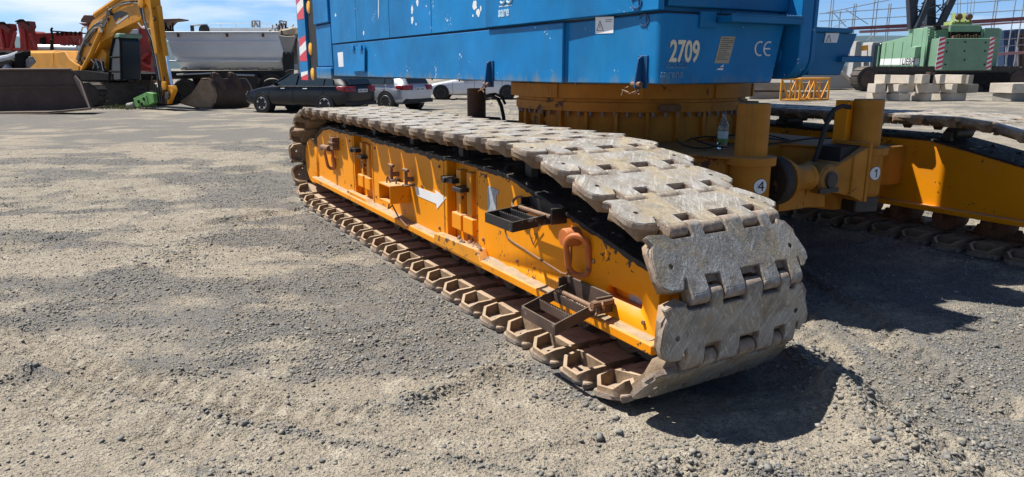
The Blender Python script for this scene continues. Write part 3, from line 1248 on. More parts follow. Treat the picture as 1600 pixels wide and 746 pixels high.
g = K()
g.ext([(p[0], lowface_w(p[0]) - .003, p[1]) for p in ws_], (0, .002, 0))
g.m(1)
tz = [SL(*p) for p in [(929.5, 48), (940, 48), (934.5, 33)]]
g.tube([(p[0], lowface_w(p[0]) - .0045, p[1]) for p in tz], .0025, 5, closed=True)
bz = [SL(934.5, 38), SL(934.5, 45)]
g.tube([(p[0], lowface_w(p[0]) - .0045, p[1]) for p in bz], .0022, 5)
for k, (xa, xb, yy) in enumerate(((944, 955, 31), (944, 953, 34))):
    p, q = SL(xa, yy), SL(xb, yy)
    g.tube([(p[0], lowface_w(p[0]) - .0045, p[1]), (q[0], lowface_w(q[0]) - .0045, q[1])], .0016, 4)
g.build('warning_sticker', [M['sticker'], M['ink']], house)
for bx in (768, 1006):
    a_ = SL(bx, 95 if bx < 900 else 87)
    b_ = SL(bx, 131)
    w_ = WS if bx < 900 else lowface_w(a_[0])
    g = K()
    g.box((a_[0] - .045, w_ - .012, b_[1] - .03), (a_[0] + .045, w_ - .0005, a_[1]))
    g.ext([(a_[0] - .005, w_ - .011, a_[1]), (a_[0] - .005, w_ - .05, a_[1] - .02), (a_[0] - .005, w_ - .07, b_[1] + .01), (a_[0] - .005, w_ - .07, b_[1] - .03), (a_[0] - .005, w_ - .011, b_[1] - .03)], (.012, 0, 0))
    for zz in (a_[1] - .035, b_[1] + .04):
        g.cyl((a_[0] + .03, w_ - .022, zz), (a_[0] + .03, w_ - .01, zz), .014, n=8)
    g.build('latch_bracket', M['latch'] if 'latch' in M else M['blue_dark'], house, bevel=.002)
    g = K()
    rr = random.Random(int(bx))
    for k in range(5):
        p0 = Vector((a_[0] + rr.uniform(-.03, .07), w_ - rr.uniform(.02, .08), b_[1] - .02))
        g.tube([p0, p0 + Vector((rr.uniform(-.03, .04), -.02, -.02)), p0 + Vector((rr.uniform(-.05, .06), -.03, rr.uniform(-.06, -.02)))], .005, 5)
    g.cyl((a_[0] - .04, w_ - .05, b_[1] - .005), (a_[0] + .05, w_ - .05, b_[1] - .005), .018, n=10)
    g.build('seized_bolt', M['rust'], house)
# small stencil marks near the front corner
for (sx_, sy_) in ((1000, 5), (1006, 32)):
    p = SL(sx_, sy_)
    g = K()
    w_ = (WS - .0265) if sy_ < 12 else lowface_w(p[0])
    g.tube([(p[0] + .05 * math.cos(q), w_ - .002, p[1] + .035 * math.sin(q)) for q in np.linspace(.4, 5.6, 9)], .006, 5)
    g.tube([(p[0] - .02, w_ - .002, p[1] + .03), (p[0] - .03, w_ - .002, p[1] - .05)], .005, 5)
    g.build('stencil_mark', M['ink_blue'] if 'ink_blue' in M else M['blue_dark'], house)


# lettering helpers: left plane reads from +u to -u, front plane reads +w
def text_left(body, p, size, mat, w, sx=1, bold=0, name='lettering', par=None):
    return text(name, body, size, basis(KX((p[0], w, p[1])), KX((-1, 0, 0)), (0, 0, 1)), mat, par or house, sx, bold)


def text_front(body, p, size, mat, u, sx=1, bold=0, name='lettering', par=None, shear=0):
    return text(name, body, size, basis(KX((u, p[0], p[1])), KX((0, 1, 0)), (0, 0, 1)), mat, par or house, sx, bold, shear=shear)


text_left('sare', SL(783, 27), .115, M['pale_logo'], WS - .0275, .95, .003)
g = K()
lg = [SL(*p) for p in [(784, 10), (804, 7.5), (804, 9.5), (784, 12)]]
g.ext([(p[0], WS - .0275, p[1]) for p in lg], (0, .0012, 0))
g.tube([(SL(790, 2)[0] + .05 * math.cos(q), WS - .027, SL(790, 2)[1] + .03 + .05 * math.sin(q)) for q in np.linspace(0, 5.5, 12)], .011, 6)
g.tube([(SL(800, 1)[0] + .05 * math.cos(q), WS - .027, SL(800, 1)[1] + .03 + .05 * math.sin(q)) for q in np.linspace(0, 5.5, 12)], .011, 6)
g.build('faded_logo', M['pale_logo'], house)
text_front('2709', (1.215, 1.592), .185, M['number'], UFR - .0035, .68, .0045, 'number_marking', shear=.06)
text_front('sarens', (1.155, 1.492), .075, M['blue_ghost'], UFR - .0032, .95, .002, 'faded_lettering')
g = K()
gl = [(1.20, 1.553), (1.365, 1.553), (1.365, 1.60), (1.20, 1.60)]
for a, b in zip(gl, gl[1:] + gl[:1]):
    g.bar((UFR - .0022, a[0], a[1]), (UFR - .0022, b[0], b[1]), .0025, .006)
for k in range(3):
    g.tube([(UFR - .0022, 1.235 + .05 * k + .02 * math.cos(q), 1.576 + .016 * math.sin(q)) for q in np.linspace(.3, 5.9, 12)], .0035, 5)
g.build('faded_logo', M['blue_ghost'], house)
g = K()
pq = [(1.607, 1.583), (1.735, 1.581), (1.782, 1.754), (1.652, 1.752)]
g.ext([(UFR - .004, a, b) for a, b in pq], (.003, 0, 0))
g.m(1)
for k in range(11):
    f_ = .08 + .078 * k
    xa = 1.607 + (1.652 - 1.607) * (1 - f_) + .012
    zz = 1.754 - .17 * f_
    g.bar((UFR - .0045, xa, zz), (UFR - .0045, xa + (.10 if k % 3 else .07), zz), .002, .0035)
g.build('rating_plate', [M['brass'], M['ink']], house)
g = K()
g.ext([(UFR - .003, a, b) for a, b in [(1.628, 1.540), (1.688, 1.538), (1.692, 1.575)]], (.002, 0, 0))
g.m(1)
g.bar((UFR - .004, 1.65, 1.552), (UFR - .004, 1.688, 1.556), .002, .005)
g.build('small_sticker', [M['sticker'], M['ink']], house)
g = K()
for (cx_, half) in ((2.02, False), (2.105, True)):
    g.tube([(UFR - .0022, cx_ + .045 * math.cos(q), 1.68 + .045 * math.sin(q)) for q in np.linspace(PI * .38, PI * 1.62, 12)], .006, 6)
    if half:
        g.tube([(UFR - .0022, cx_ - .045, 1.68), (UFR - .0022, cx_ + .012, 1.68)], .006, 6)
g.build('ce_marking', M['sticker'], house)
# tread ledge on the front
g = K()
g.box((UFR - .14, 1.60, 1.835), (UFR - .0005, 2.27, 1.875))
g.box((UFR - .14, 1.60, 1.8755), (UFR - .125, 2.27, 1.885))
for k in range(24):
    g.box((UFR - .145, 1.64 + k * .026, 1.8855), (UFR - .12, 1.652 + k * .026, 1.893))
g.build('tread_ledge', M['blue_dark'], house, bevel=.002)
g = K()
g.box((UFR - .02, 1.45, 1.80), (UFR - .0006, 1.585, 1.90))
g.build('ledge_bracket', M['blue_dark'], house, bevel=.004)
# boom foot: two plates with rounded toes
def toe(u_front, zb, zt, ub):
    return [(ub, zt), (u_front, zt), (u_front, zb + .16)] + [(u_front + .16 - .16 * math.cos(q), zb + .16 - .16 * math.sin(q)) for q in np.linspace(.25, PI / 2, 7)] + [(ub, zb)]


for (wa, wb, uf_) in ((2.285, 2.40, .03), (2.50, 2.54, .10)):
    g = K()
    g.ext([(a, wa, b) for a, b in toe(uf_, 1.475, ZT, .9)], (0, wb - wa, 0))
    g.lathe((UFR + .10, wa - .012, 1.64), (0, 1, 0), [(0, .02), (0, .07), (.011, .075)], 20)
    g.build('boom_foot_plate', M['blue'], house, bevel=.006)
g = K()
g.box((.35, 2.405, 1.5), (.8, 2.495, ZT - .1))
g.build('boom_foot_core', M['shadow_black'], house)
# right-hand platform box
g = K()
g.loft([(UFR + .02, 2.56, 1.50), (2.2, 2.56, 1.50), (2.2, 2.93, 1.50), (UFR + .02, 2.93, 1.50)], [(UFR, 2.56, 1.80), (2.2, 2.56, 1.80), (2.2, 3.05, 1.80), (UFR, 3.05, 1.80)])
g.box((UFR - .02, 2.56, 1.8005), (2.2, 2.97, 1.835))
plat = g.build('side_platform', M['blue_dark'], house, bevel=.006)
g = K()
g.box((UFR - .03, 2.86, 1.595), (UFR + .8, 3.22, 1.632))
for k in range(13):
    g.box((UFR - .034, 2.88 + k * .026, 1.6325), (UFR - .01, 2.892 + k * .026, 1.64))
g.build('side_step', M['blue_dark'], house, bevel=.002)
g = K()
wq = [SF(*p) for p in [(1290, 52), (1311, 52), (1307, 67), (1287, 67)]]
g.ext([(UFR - .004, a, b) for a, b in wq], (.003, 0, 0))
g.m(1)
tq = [SF(*p) for p in [(1290, 65), (1297, 65), (1294.5, 55)]]
g.tube([(UFR - .006, a, b) for a, b in tq], .0022, 5, closed=True)
g.build('warning_sticker', [M['sticker'], M['ink']], house)
# rear counterweight column with marker lights
UT0, UT1, UT2, UT3 = SL(516, 60)[0] + .06, SL(491, 60)[0], SL(478, 60)[0], SL(466, 60)[0]
zseam = [1.385, SL(500, 105)[1], SL(500, 38)[1], ZT]
g = K()
for k, (za, zb) in enumerate(zip(zseam, zseam[1:])):
    g.box((UT0, WS + .03 * (k % 2), za + .006), (UT1 - .01, 3.6, zb - .006))
g.box((UT0 + .02, WS + .07, zseam[0] + .05), (UT3, 3.5, ZT - .05))
cw = g.build('counterweight', M['blue'], house, bevel=.012)
g = K()
g.box((UT1, WS + .045, 1.40), (UT2, WS + .075, ZT))
g.build('marker_strip', M['shadow_black'], house)
for (lx, ly) in ((483, 12), (486, 77), (489.5, 116)):
    u_, z_ = onw(lx, ly, WS + .05)
    g = K()
    g.lathe((u_, WS + .02, z_), (0, 1, 0), [(0, .03), (.004, .075), (.015, .098), (.024, .10)], 24)
    g.build('marker_light', M['amber'], house)
g = K()
g.box((UT2 + .003, WS + .0, 1.40), (UT3, WS + .06, ZT))
a, b = UT2 + .02, UT3 - .04
for (ya, yb) in ((30, -30), (96, 56), (125, 111)):
    za, zb = SL(472, ya)[1], min(SL(472, yb)[1], ZT - .03)
    n = max(2, round((zb - za) / .14))
    h_ = (zb - za) / n
    for k in range(n):
        g.m(1 + (k % 2))
        z0 = za + k * h_
        g.ext([(a, WS - .003, z0), (b, WS - .003, z0), (b, WS - .003, z0 + h_ * .999), (a, WS - .003, z0 + h_ * .999)], (0, .0025, 0)) if k == 99 else g.ext([(a, WS - .003, z0 + (h_ * .35 if k else 0)), (b, WS - .003, max(za, z0 - h_ * .35)), (b, WS - .003, z0 + h_ * .64), (a, WS - .003, min(zb, z0 + h_ * 1.34))], (0, .0025, 0))
g.m(0)
g.build('warning_stripes', [M['blue'], M['chev_red'] if 'chev_red' in M else M['rust_red'], M['white']], house)
# unseen boxes added to shade the far track; their gap leaves a sunlit patch
PA_, PB2 = onw(1406, 300, 4.52)[0], onw(1474, 300, 4.52)[0]
for nm, ua, ub in (('rear_shade_box', PA_ + 1.78, 5.5), ('front_shade_box', .75, PB2 + 1.78)):
    g = K()
    g.box((ua, 2.35, ZT + .001), (ub, 3.72 if ua > 2 else 3.05, 4.9))
    g.build(nm, M['blue'], house, bevel=.01)
# top rail and mirror that only show through their shadows
g = K()
for uu in np.linspace(.3, 6.6, 8):
    g.cyl((uu, WS + .08, ZT), (uu, WS + .08, ZT + .55), .017, n=8)
g.cyl((.3, WS + .08, ZT + .55), (6.6, WS + .08, ZT + .55), .017, n=8)
g.build('roof_rail', M['yellow'], house)
# small cable eyelets along the lower edge
g = K()
for k in range(9):
    u_ = .4 + k * .66
    g.cyl((u_, WS + .004, ZB + .01), (u_, WS + .004, ZB - .014), .008, n=6)
g.build('edge_bolts', M['steel_dark'], house)

# bottle on the deck
bu, bw = onz(1128, 233, .984)
bp = O + U * bu + W * bw
bot = empty('water_bottle', Vector((bp.x, bp.y, .985)), label='clear water bottle with green label standing on the yellow deck by a post', cat='bottle')
g = MB()
g.lathe((0, 0, 0), (0, 0, 1), [(0, .01), (0, .034), (.006, .037), (.15, .037), (.17, .034), (.2, .022), (.225, .0135), (.245, .0135), (.245, .005)], 24)
g.build('bottle_glass', M['glass_clear'], bot)
g = MB()
g.lathe((0, 0, .045), (0, 0, 1), [(0, .036), (0, .0378), (.03, .0378)], 24)
g.m(1).lathe((0, 0, .0755), (0, 0, 1), [(0, .0377), (.05, .0377), (.05, .036)], 24)
g.build('bottle_label', [M['label_green'], M['label_white']], bot)
g = MB()
g.lathe((0, 0, .2455), (0, 0, 1), [(0, .0155), (.02, .0155), (.021, .008)], 16)
g.build('bottle_cap', M['cap_blue'], bot)
# ================================================================== ground
def vnoise(x, y, seed):
    xi = np.floor(x).astype(np.int64)
    yi = np.floor(y).astype(np.int64)
    fx = x - xi
    fy = y - yi
    fx = fx * fx * fx * (fx * (fx * 6 - 15) + 10)
    fy = fy * fy * fy * (fy * (fy * 6 - 15) + 10)

    def h(a, b):
        n = (a * 374761393 + b * 668265263 + seed * 1442695041) & 0xffffffff
        n = ((n ^ (n >> 13)) * 1274126177) & 0xffffffff
        n = (n ^ (n >> 16)) & 0xffffffff
        return n / 4294967295.0
    a = h(xi, yi)
    b = h(xi + 1, yi)
    c = h(xi, yi + 1)
    d = h(xi + 1, yi + 1)
    return (a + (b - a) * fx) * (1 - fy) + (c + (d - c) * fx) * fy


def fbm(x, y, seed, oct=4, gain=.5):
    v = 0
    a = 1
    t = 0
    for k in range(oct):
        v = v + a * vnoise(x * 2 ** k + 17.3 * k, y * 2 ** k - 9.1 * k, seed + k)
        t += a
        a *= gain
    return v / t


def sstep(a, b, x):
    t = np.clip((x - a) / (b - a), 0, 1)
    return t * t * (3 - 2 * t)


# patches of tan dirt (+) and of blue-grey gravel (-), at ground places read off the site: pixel, radius in metres, stretch angle, weight
PATCH = [(60, 690, .9, .5, .3, .75), (250, 640, .8, .25, .6, .7), (480, 640, .35, .18, .2, .35), (560, 612, .5, .12, .15, .9), (700, 612, .5, .08, .1, .9),
         (380, 560, .7, .4, .2, -.5), (460, 520, .8, .35, -.1, -.5), (640, 470, .9, .5, -.5, -.7), (600, 400, 1.2, .5, -.5, -.6), (900, 660, .8, .12, .1, .8),
         (1000, 720, 1.0, .3, .1, .55), (1130, 690, .6, .15, .2, .8), (1500, 560, 1.2, .7, .0, -.9), (1420, 640, .8, .4, 0, -.6), (250, 400, 1.2, .25, .15, .8),
         (60, 420, 1.3, .3, .2, .8), (190, 440, 1.3, .4, .3, -.4), (160, 345, 2.2, .5, .2, .55), (80, 300, 3.0, .8, .1, .65), (380, 285, 2.0, .6, -.2, -.3),
         (150, 240, 4, 1.2, 0, .5), (330, 210, 4, 1.6, 0, -.35), (120, 190, 7, 2.5, 0, -.5), (300, 330, 2.0, .3, .3, -.4), (20, 560, .9, .25, .5, .6), (170, 520, .9, .35, .4, -.35),
         (760, 660, .7, .2, .05, .5), (1330, 690, .9, .16, -.6, .8), (1240, 660, .6, .25, -.1, .8), (1440, 705, .5, .2, -.6, .7), (30, 620, .5, .2, .5, .5), (120, 730, .5, .12, .5, .7), (215, 660, .28, .06, .5, .9), (95, 700, .3, .06, .5, .8), (135, 335, .9, .08, .2, .6), (330, 500, 1.2, .25, -.2, -.4), (540, 660, .5, .2, .4, -.4), (700, 540, .7, .3, -.5, -.5), (440, 420, .8, .2, .1, .4)]


def dirt_mask(x, y):
    n = fbm(x * .9 + 3, y * 1.25, 3, 5, .58)
    n = n + .30 * (fbm(x * 4.5, y * 5.5, 21, 4, .6) - .5)
    n = n + .55 * (fbm(x * 2.1 + 9, y * 2.6, 57, 4, .55) - .5)
    m = n - .5
    m = m * 1.2
    for px, py, rx, ry, an, wt in PATCH:
        c = gnd(px, py)
        dx, dy = x - c.x, y - c.y
        ca, sa = math.cos(an), math.sin(an)
        p = (dx * ca + dy * sa) / rx
        q = (-dx * sa + dy * ca) / ry
        m = m + .42 * wt * np.exp(-(p * p + q * q))
    # faint wheel runs
    for (ax, ay, bx, by, wd, wt) in ((-6, 5.2, 2, 3.4, .12, .12), (-6, 5.9, 2, 4.0, .12, .10), (-9, 9.5, -1.5, 7.2, .2, .14), (-9, 11.3, -2.0, 8.6, .2, .12), (-14, 16, -3, 13, .3, .12), (.6, 2.2, 4.0, 3.2, .1, .12)):
        L = math.hypot(bx - ax, by - ay)
        nx, ny = -(by - ay) / L, (bx - ax) / L
        d = (x - ax) * nx + (y - ay) * ny + .25 * np.sin(x * .7)
        m = m + wt * np.exp(-(d / wd) ** 2)
    return np.clip(.40 + m * 2.3, 0, 1)


_dm0 = dirt_mask


def dirt_mask(x, y):
    m = _dm0(x, y)
    for (a, b, wd) in RUTS:
        A, B = gnd(*a), gnd(*b)
        ex, ey = B.x - A.x, B.y - A.y
        L = math.hypot(ex, ey)
        ex, ey = ex / L, ey / L
        s_ = (x - A.x) * ex + (y - A.y) * ey
        d = -(x - A.x) * ey + (y - A.y) * ex + .12 * np.sin(s_ * 1.1)
        q = np.abs(d) / wd
        m = m + .3 * (1 - sstep(.7, 1.1, q)) * sstep(.4, .6, fbm(x * .8, y * .8, 131, 3)) - .25 * np.exp(-((q - 1.35) / .25) ** 2)
    return np.clip(m, 0, 1)


def track_local(x, y):
    dx, dy = x - O.x, y - O.y
    return dx * U.x + dy * U.y, dx * W.x + dy * W.y


RUTS = [((-20, 585), (560, 720), .13), ((-20, 520), (700, 690), .13), ((1290, 470), (1640, 660), .15), ((1270, 540), (1560, 760), .15), ((-20, 330), (520, 250), .2), ((-20, 390), (560, 320), .16)]


def ruts(x, y):
    h = 0
    for (a, b, wd) in RUTS:
        A, B = gnd(*a), gnd(*b)
        ex, ey = B.x - A.x, B.y - A.y
        L = math.hypot(ex, ey)
        ex, ey = ex / L, ey / L
        s_ = (x - A.x) * ex + (y - A.y) * ey
        d = -(x - A.x) * ey + (y - A.y) * ex + .12 * np.sin(s_ * 1.1)
        q = np.abs(d) / wd
        fade = 1.7 * sstep(.3, .5, fbm(x * .8, y * .8, 131, 3))
        h = h + fade * (-.014 * (1 - sstep(.75, 1.0, q)) + .010 * np.exp(-((q - 1.25) / .25) ** 2)
                        + .007 * (q < .85) * np.sin((s_ + np.abs(d) * .7) * 2 * PI / .105))
    return h


RIDGES = [((1258, 560), (1330, 650), .13, .085), ((1330, 640), (1470, 735), .17, .075), ((1225, 585), (1290, 620), .12, .05), ((1130, 705), (1210, 712), .10, .04), ((640, 628), (760, 590), .06, .03), ((780, 590), (880, 610), .05, .02),
          ((700, 600), (800, 580), .07, .03), ((1000, 735), (1100, 700), .08, .03), ((400, 390), (560, 385), .12, .03), ((260, 400), (310, 380), .2, .04), ((230, 420), (270, 412), .2, .03),
          ((1255, 355), (1600, 440), .16, .05), ((1300, 370), (1420, 390), .2, .03)]


def height(x, y):
    d = np.hypot(x, y)
    near_w = np.exp(-np.maximum(d - 6, 0) / 10)
    h = .05 * (fbm(x * .35, y * .35, 71, 3) - .5) * np.clip((d - 1) / 6, .25, 1.5)
    h = h + near_w * (.028 * (fbm(x * 2.2, y * 2.2, 5, 4, .55) - .5) + .016 * (fbm(x * 11, y * 11, 9, 4, .6) - .5))
    g_ = 1 - dirt_mask(x, y)
    h = h + near_w * g_ * .012 * (fbm(x * 26, y * 26, 33, 3, .6) - .3)
    h = h + ruts(x, y)
    # gravel squeezed up along the outer edge of the near track
    uu, ww = track_local(x, y)
    h = h + .022 * np.exp(-((ww + .055) / .045) ** 2) * sstep(-1.2, -.9, uu) * (1 - sstep(5.0, 5.3, uu)) * (.3 + fbm(x * 9, y * 9, 140, 3))
    # scraped streaks of loose dirt
    st = fbm(x * 1.2 + y * .3, y * 7 - x * 2.5, 44, 4, .55)
    h = h + near_w * .016 * sstep(.5, .8, st)
    for (a, b, wd, hh) in RIDGES:
        A = gnd(*a)
        B = gnd(*b)
        ex, ey = B.x - A.x, B.y - A.y
        L2 = ex * ex + ey * ey
        t = np.clip(((x - A.x) * ex + (y - A.y) * ey) / L2, 0, 1)
        dd = np.hypot(x - A.x - t * ex, y - A.y - t * ey)
        h = h + hh * np.exp(-(dd / wd) ** 2) * (.45 + 1.1 * fbm(x * 7, y * 7, 88, 3))
    # pressed flat under the tracks
    for w0 in (0, 4.35):
        uu, ww = track_local(x, y)
        e = np.maximum(np.maximum(-1.0 - uu, uu - 5.2), np.maximum(w0 - .03 - ww, ww - w0 - .94))
        k = sstep(-.02, .14, e)
        h = np.where(k < 1, h * k - .004 * (1 - k), h)
    return h


def axis(lo_fine, hi_fine, step, hi, ratio, far):
    a = list(np.arange(lo_fine, hi_fine, step))
    s_ = step
    while a[-1] < hi:
        s_ *= ratio
        a.append(a[-1] + s_)
    a += far
    return a


xp = axis(0, 2.2, .02, 45, 1.022, [60, 90, 150, 300, 700, 1500, 4000])
xs = np.array([-v for v in xp[:0:-1]] + xp)
ys = np.array([-400, -100, -30, -10, -4, -1, .5, 1.2] + axis(1.8, 5.0, .019, 75, 1.014, [85, 100, 130, 170, 250, 400, 800, 1600, 3200, 6000]))
GX, GY = np.meshgrid(xs, ys)
GZ = height(GX, GY)
GZ[np.hypot(GX, GY) > 80] = 0
DM = dirt_mask(GX, GY)
ny_, nx_ = GX.shape
me = bpy.data.meshes.new('ground')
me.vertices.add(nx_ * ny_)
me.vertices.foreach_set('co', np.stack([GX, GY, GZ], -1).astype(np.float32).ravel())
idx = np.arange(nx_ * ny_).reshape(ny_, nx_)
quads = np.stack([idx[:-1, :-1], idx[:-1, 1:], idx[1:, 1:], idx[1:, :-1]], -1).reshape(-1, 4)
me.loops.add(quads.size)
me.loops.foreach_set('vertex_index', quads.ravel().astype(np.int32))
me.polygons.add(len(quads))
me.polygons.foreach_set('loop_start', (np.arange(len(quads)) * 4).astype(np.int32))
me.polygons.foreach_set('loop_total', np.full(len(quads), 4, np.int32))
me.polygons.foreach_set('use_smooth', np.ones(len(quads), bool))
me.update()
at_ = me.attributes.new('dirt', 'FLOAT', 'POINT')
at_.data.foreach_set('value', DM.astype(np.float32).ravel())


def ground_mat():
    t = NT('gravel_yard')
    at = t.n('ShaderNodeAttribute', attribute_name='dirt')
    v = t.tc.outputs['Object']
    n1 = t.noise(v, 28, 6, .68)
    n2 = t.noise(v, 5, 6, .65)
    n3 = t.noise(v, 120, 4, .7)
    m = t.math('ADD', at.outputs['Fac'], t.rng(n1, .25, .75, -.3, .3))
    m = t.rng(m, .22, .78)

    def cells(sc):
        sp = t.n('ShaderNodeSeparateColor')
        t.l(t.vor(v, sc, out='Color'), sp.inputs[0])
        return sp.outputs
    A, C2, C3 = cells(62), cells(150), cells(26)
    gv = t.mix(A[0], (.105, .107, .106), (.215, .214, .204))
    gv = t.mix(t.rng(A[1], .68, .9, 0, .8), gv, (.235, .20, .145))
    gv = t.mix(t.rng(C2[0], .5, 1, 0, .6), gv, (.10, .10, .10))
    gv = t.mix(t.rng(C2[1], .75, 1, 0, .6), gv, (.27, .265, .245))
    gv = t.mix(t.rng(n2, .4, .7, 0, .5), gv, (.20, .172, .125))
    dt = t.mix(n1, (.245, .212, .16), (.385, .338, .26))
    dt = t.mix(t.rng(n2, .48, .68, 0, .85), dt, (.455, .408, .32))
    dt = t.mix(t.rng(A[2], .62, .85, 0, .5), dt, (.20, .185, .16))
    dt = t.mix(t.rng(C2[2], .55, .95, 0, .45), dt, (.25, .22, .168))
    dt = t.mix(t.rng(C3[0], .9, .96, 0, .5), dt, (.17, .16, .145))
    c = t.mix(m, gv, dt)
    c = t.mix(t.rng(n3, .4, .7, .0, .25), c, (.10, .09, .075))
    c = t.mix(1.0, c, (1.16, 1.15, 1.15), 'MULTIPLY')
    b = t.bump(t.vor(v, 62), .8, .016)
    b = t.bump(t.vor(v, 150), .6, .008, b)
    b = t.bump(n1, .6, .03, b)
    b = t.bump(n3, .5, .006, b)
    return t.fin(c, .95, 0, b, .15)


me.materials.append(ground_mat())
ground = bpy.data.objects.new('ground', me)
COL.objects.link(ground)
tag(ground, label='dusty yard of grey gravel and tan dirt', cat='ground', kind='structure')

# ------------------------------------------------------------------ loose stones
def stones():
    base = []
    bm = bmesh.new()
    bmesh.ops.create_cube(bm, size=1.35)
    bmesh.ops.triangulate(bm, faces=bm.faces)
    V = np.array([v.co for v in bm.verts])
    F = np.array([[v.index for v in f.verts] for f in bm.faces])
    bm.free()
    for k in range(10):
        d = V * (1 + rng.uniform(-.32, .32, (len(V), 1)))
        d = d * np.array([1, rng.uniform(.6, .95), rng.uniform(.4, .75)])
        base.append(d)
    base = np.array(base)
    N = 420000
    # density falls with distance
    r = 1.9 * (17 / 1.9) ** rng.random(N) ** .85
    th = rng.uniform(-.72, .72, N)
    x = r * np.sin(th)
    y = r * np.cos(th)
    dm = dirt_mask(x, y)
    cl = fbm(x * 3.0, y * 3.0, 101, 4, .6)
    tiny = rng.random(N) < .72
    p = np.clip((1 - dm) * 1.3 - .15, .05, 1) * sstep(.25, .58, cl) * 1.35 + .05
    p = np.where(tiny, .2 + .6 * p, p)
    heap = np.zeros(N)
    # heaps are stony
    for (a, b, wd, hh) in RIDGES:
        A, B = gnd(*a), gnd(*b)
        ex, ey = B.x - A.x, B.y - A.y
        t = np.clip(((x - A.x) * ex + (y - A.y) * ey) / (ex * ex + ey * ey), 0, 1)
        dd = np.hypot(x - A.x - t * ex, y - A.y - t * ey)
        heap = np.maximum(heap, np.exp(-(dd / (wd * 1.3)) ** 2) * min(1, hh / .045))
    uu, ww = track_local(x, y)
    heap = np.maximum(heap, .55 * np.exp(-((ww + .06) / .05) ** 2) * (uu > -1.1) * (uu < 5.2))
    p = p + .7 * heap
    uu, ww = track_local(x, y)
    for w0 in (0, 4.35):
        p = np.where((uu > -1.2) & (uu < 5.5) & (ww > w0 - .02) & (ww < w0 + .93), 0, p)
    k = rng.random(N) < p
    x, y, tiny, heap = x[k], y[k], tiny[k], heap[k]
    n = len(x)
    z = height(x, y)
    sz = np.where(tiny, rng.uniform(.0018, .0042, n) * np.clip(np.hypot(x, y) / 4, .8, 1.8), .0045 + .0085 * rng.random(n) ** 2.2)
    big = (rng.random(n) < .008 + .10 * heap) & ~tiny
    sz = np.where(big, rng.uniform(.011, .024, n), sz)
    # hand-sized stones seen on the heap by the front shoe
    an = rng.uniform(0, 2 * PI, n)
    tl = rng.uniform(-.5, .5, n)
    ca, sa = np.cos(an), np.sin(an)
    ct, st = np.cos(tl), np.sin(tl)
    B = base[rng.integers(0, len(base), n)] * sz[:, None, None]
    X = B[..., 0]
    Y = B[..., 1] * ct[:, None] - B[..., 2] * st[:, None]
    Z = B[..., 1] * st[:, None] + B[..., 2] * ct[:, None]
    P = np.stack([X * ca[:, None] - Y * sa[:, None] + x[:, None], X * sa[:, None] + Y * ca[:, None] + y[:, None], Z + (z + sz * .22)[:, None]], -1)
    nv = V.shape[0]
    FF = (F[None] + (np.arange(n) * nv)[:, None, None]).reshape(-1, 3)
    me = bpy.data.meshes.new('gravel')
    me.vertices.add(n * nv)
    me.vertices.foreach_set('co', P.astype(np.float32).ravel())
    me.loops.add(FF.size)
    me.loops.foreach_set('vertex_index', FF.ravel().astype(np.int32))
    me.polygons.add(len(FF))
    me.polygons.foreach_set('loop_start', (np.arange(len(FF)) * 3).astype(np.int32))
    me.polygons.foreach_set('loop_total', np.full(len(FF), 3, np.int32))
    me.update()
    a = me.attributes.new('tone', 'FLOAT', 'POINT')
    a.data.foreach_set('value', np.repeat(rng.random(n), nv).astype(np.float32))
    t = NT('loose_stone')
    at = t.n('ShaderNodeAttribute', attribute_name='tone')
    cr = t.n('ShaderNodeValToRGB')
    el = cr.color_ramp.elements
    el[0].position, el[0].color = 0, (.11, .112, .112, 1)
    el[1].position, el[1].color = 1, (.36, .335, .29, 1)
    for q, c in ((.3, (.17, .172, .168, 1)), (.6, (.22, .215, .20, 1)), (.8, (.265, .235, .18, 1))):
        e = el.new(q)
        e.color = c
    t.l(at.outputs['Fac'], cr.inputs[0])
    nz = t.noise(t.tc.outputs['Object'], 90, 3, .6)
    c = t.mix(t.rng(nz, .35, .75, 0, .5), cr.outputs[0], (.29, .265, .215))
    me.materials.append(t.fin(c, .9, 0, None, .25))
    o = bpy.data.objects.new('gravel', me)
    COL.objects.link(o)
    tag(o, label='loose crushed stones scattered over the yard', cat='gravel', kind='stuff')
    print('stones', n)


stones()
# thin weeds in front of the digger
def weeds():
    g = MB()
    rr = random.Random(3)
    for k in range(900):
        px = rr.gauss(196, 22)
        py = rr.uniform(163, 172)
        p = gnd(px, py)
        h = rr.uniform(.05, .16)
        a = rr.uniform(0, 2 * PI)
        d = Vector((math.cos(a), math.sin(a), 0)) * .02
        tip = p + Vector((rr.uniform(-.06, .06), rr.uniform(-.06, .06), h))
        g.add([p - d, p + d, tip], [[0, 1, 2]])
    o = g.build('weeds', flat('weed_green', (.10, .13, .04), .8, var=.4), smooth=0)
    tag(o, label='thin green weeds growing along the edge of the gravel', cat='weeds', kind='stuff')


weeds()

# ------------------------------------------------------------------ hills
def hills():
    n = 160
    vs, fs = [], []
    for i in range(n + 1):
        x = -3600 + 7200 * i / n
        hh = 95 + 75 * float(fbm(np.array(x * .0011 + 4), np.array(.3), 61, 4)) + (18 if x > 900 else 0)
        vs += [(x, 2700, -5), (x, 2850, hh * .6), (x, 3300, hh), (x, 3900, hh * .5)]
    for i in range(n):
        for j in range(3):
            a = i * 4 + j
            fs.append([a, a + 4, a + 5, a + 1])
    g = MB()
    g.add(vs, fs)
    o = g.build('hills', flat('hazy_blue_hill', (.045, .085, .10), .95, var=.25, sc=.004), smooth=60)  # distance haze is painted into the hill colour as blue
    tag(o, label='low wooded hills on the horizon, haze painted in as blue', cat='hills', kind='structure')


hills()

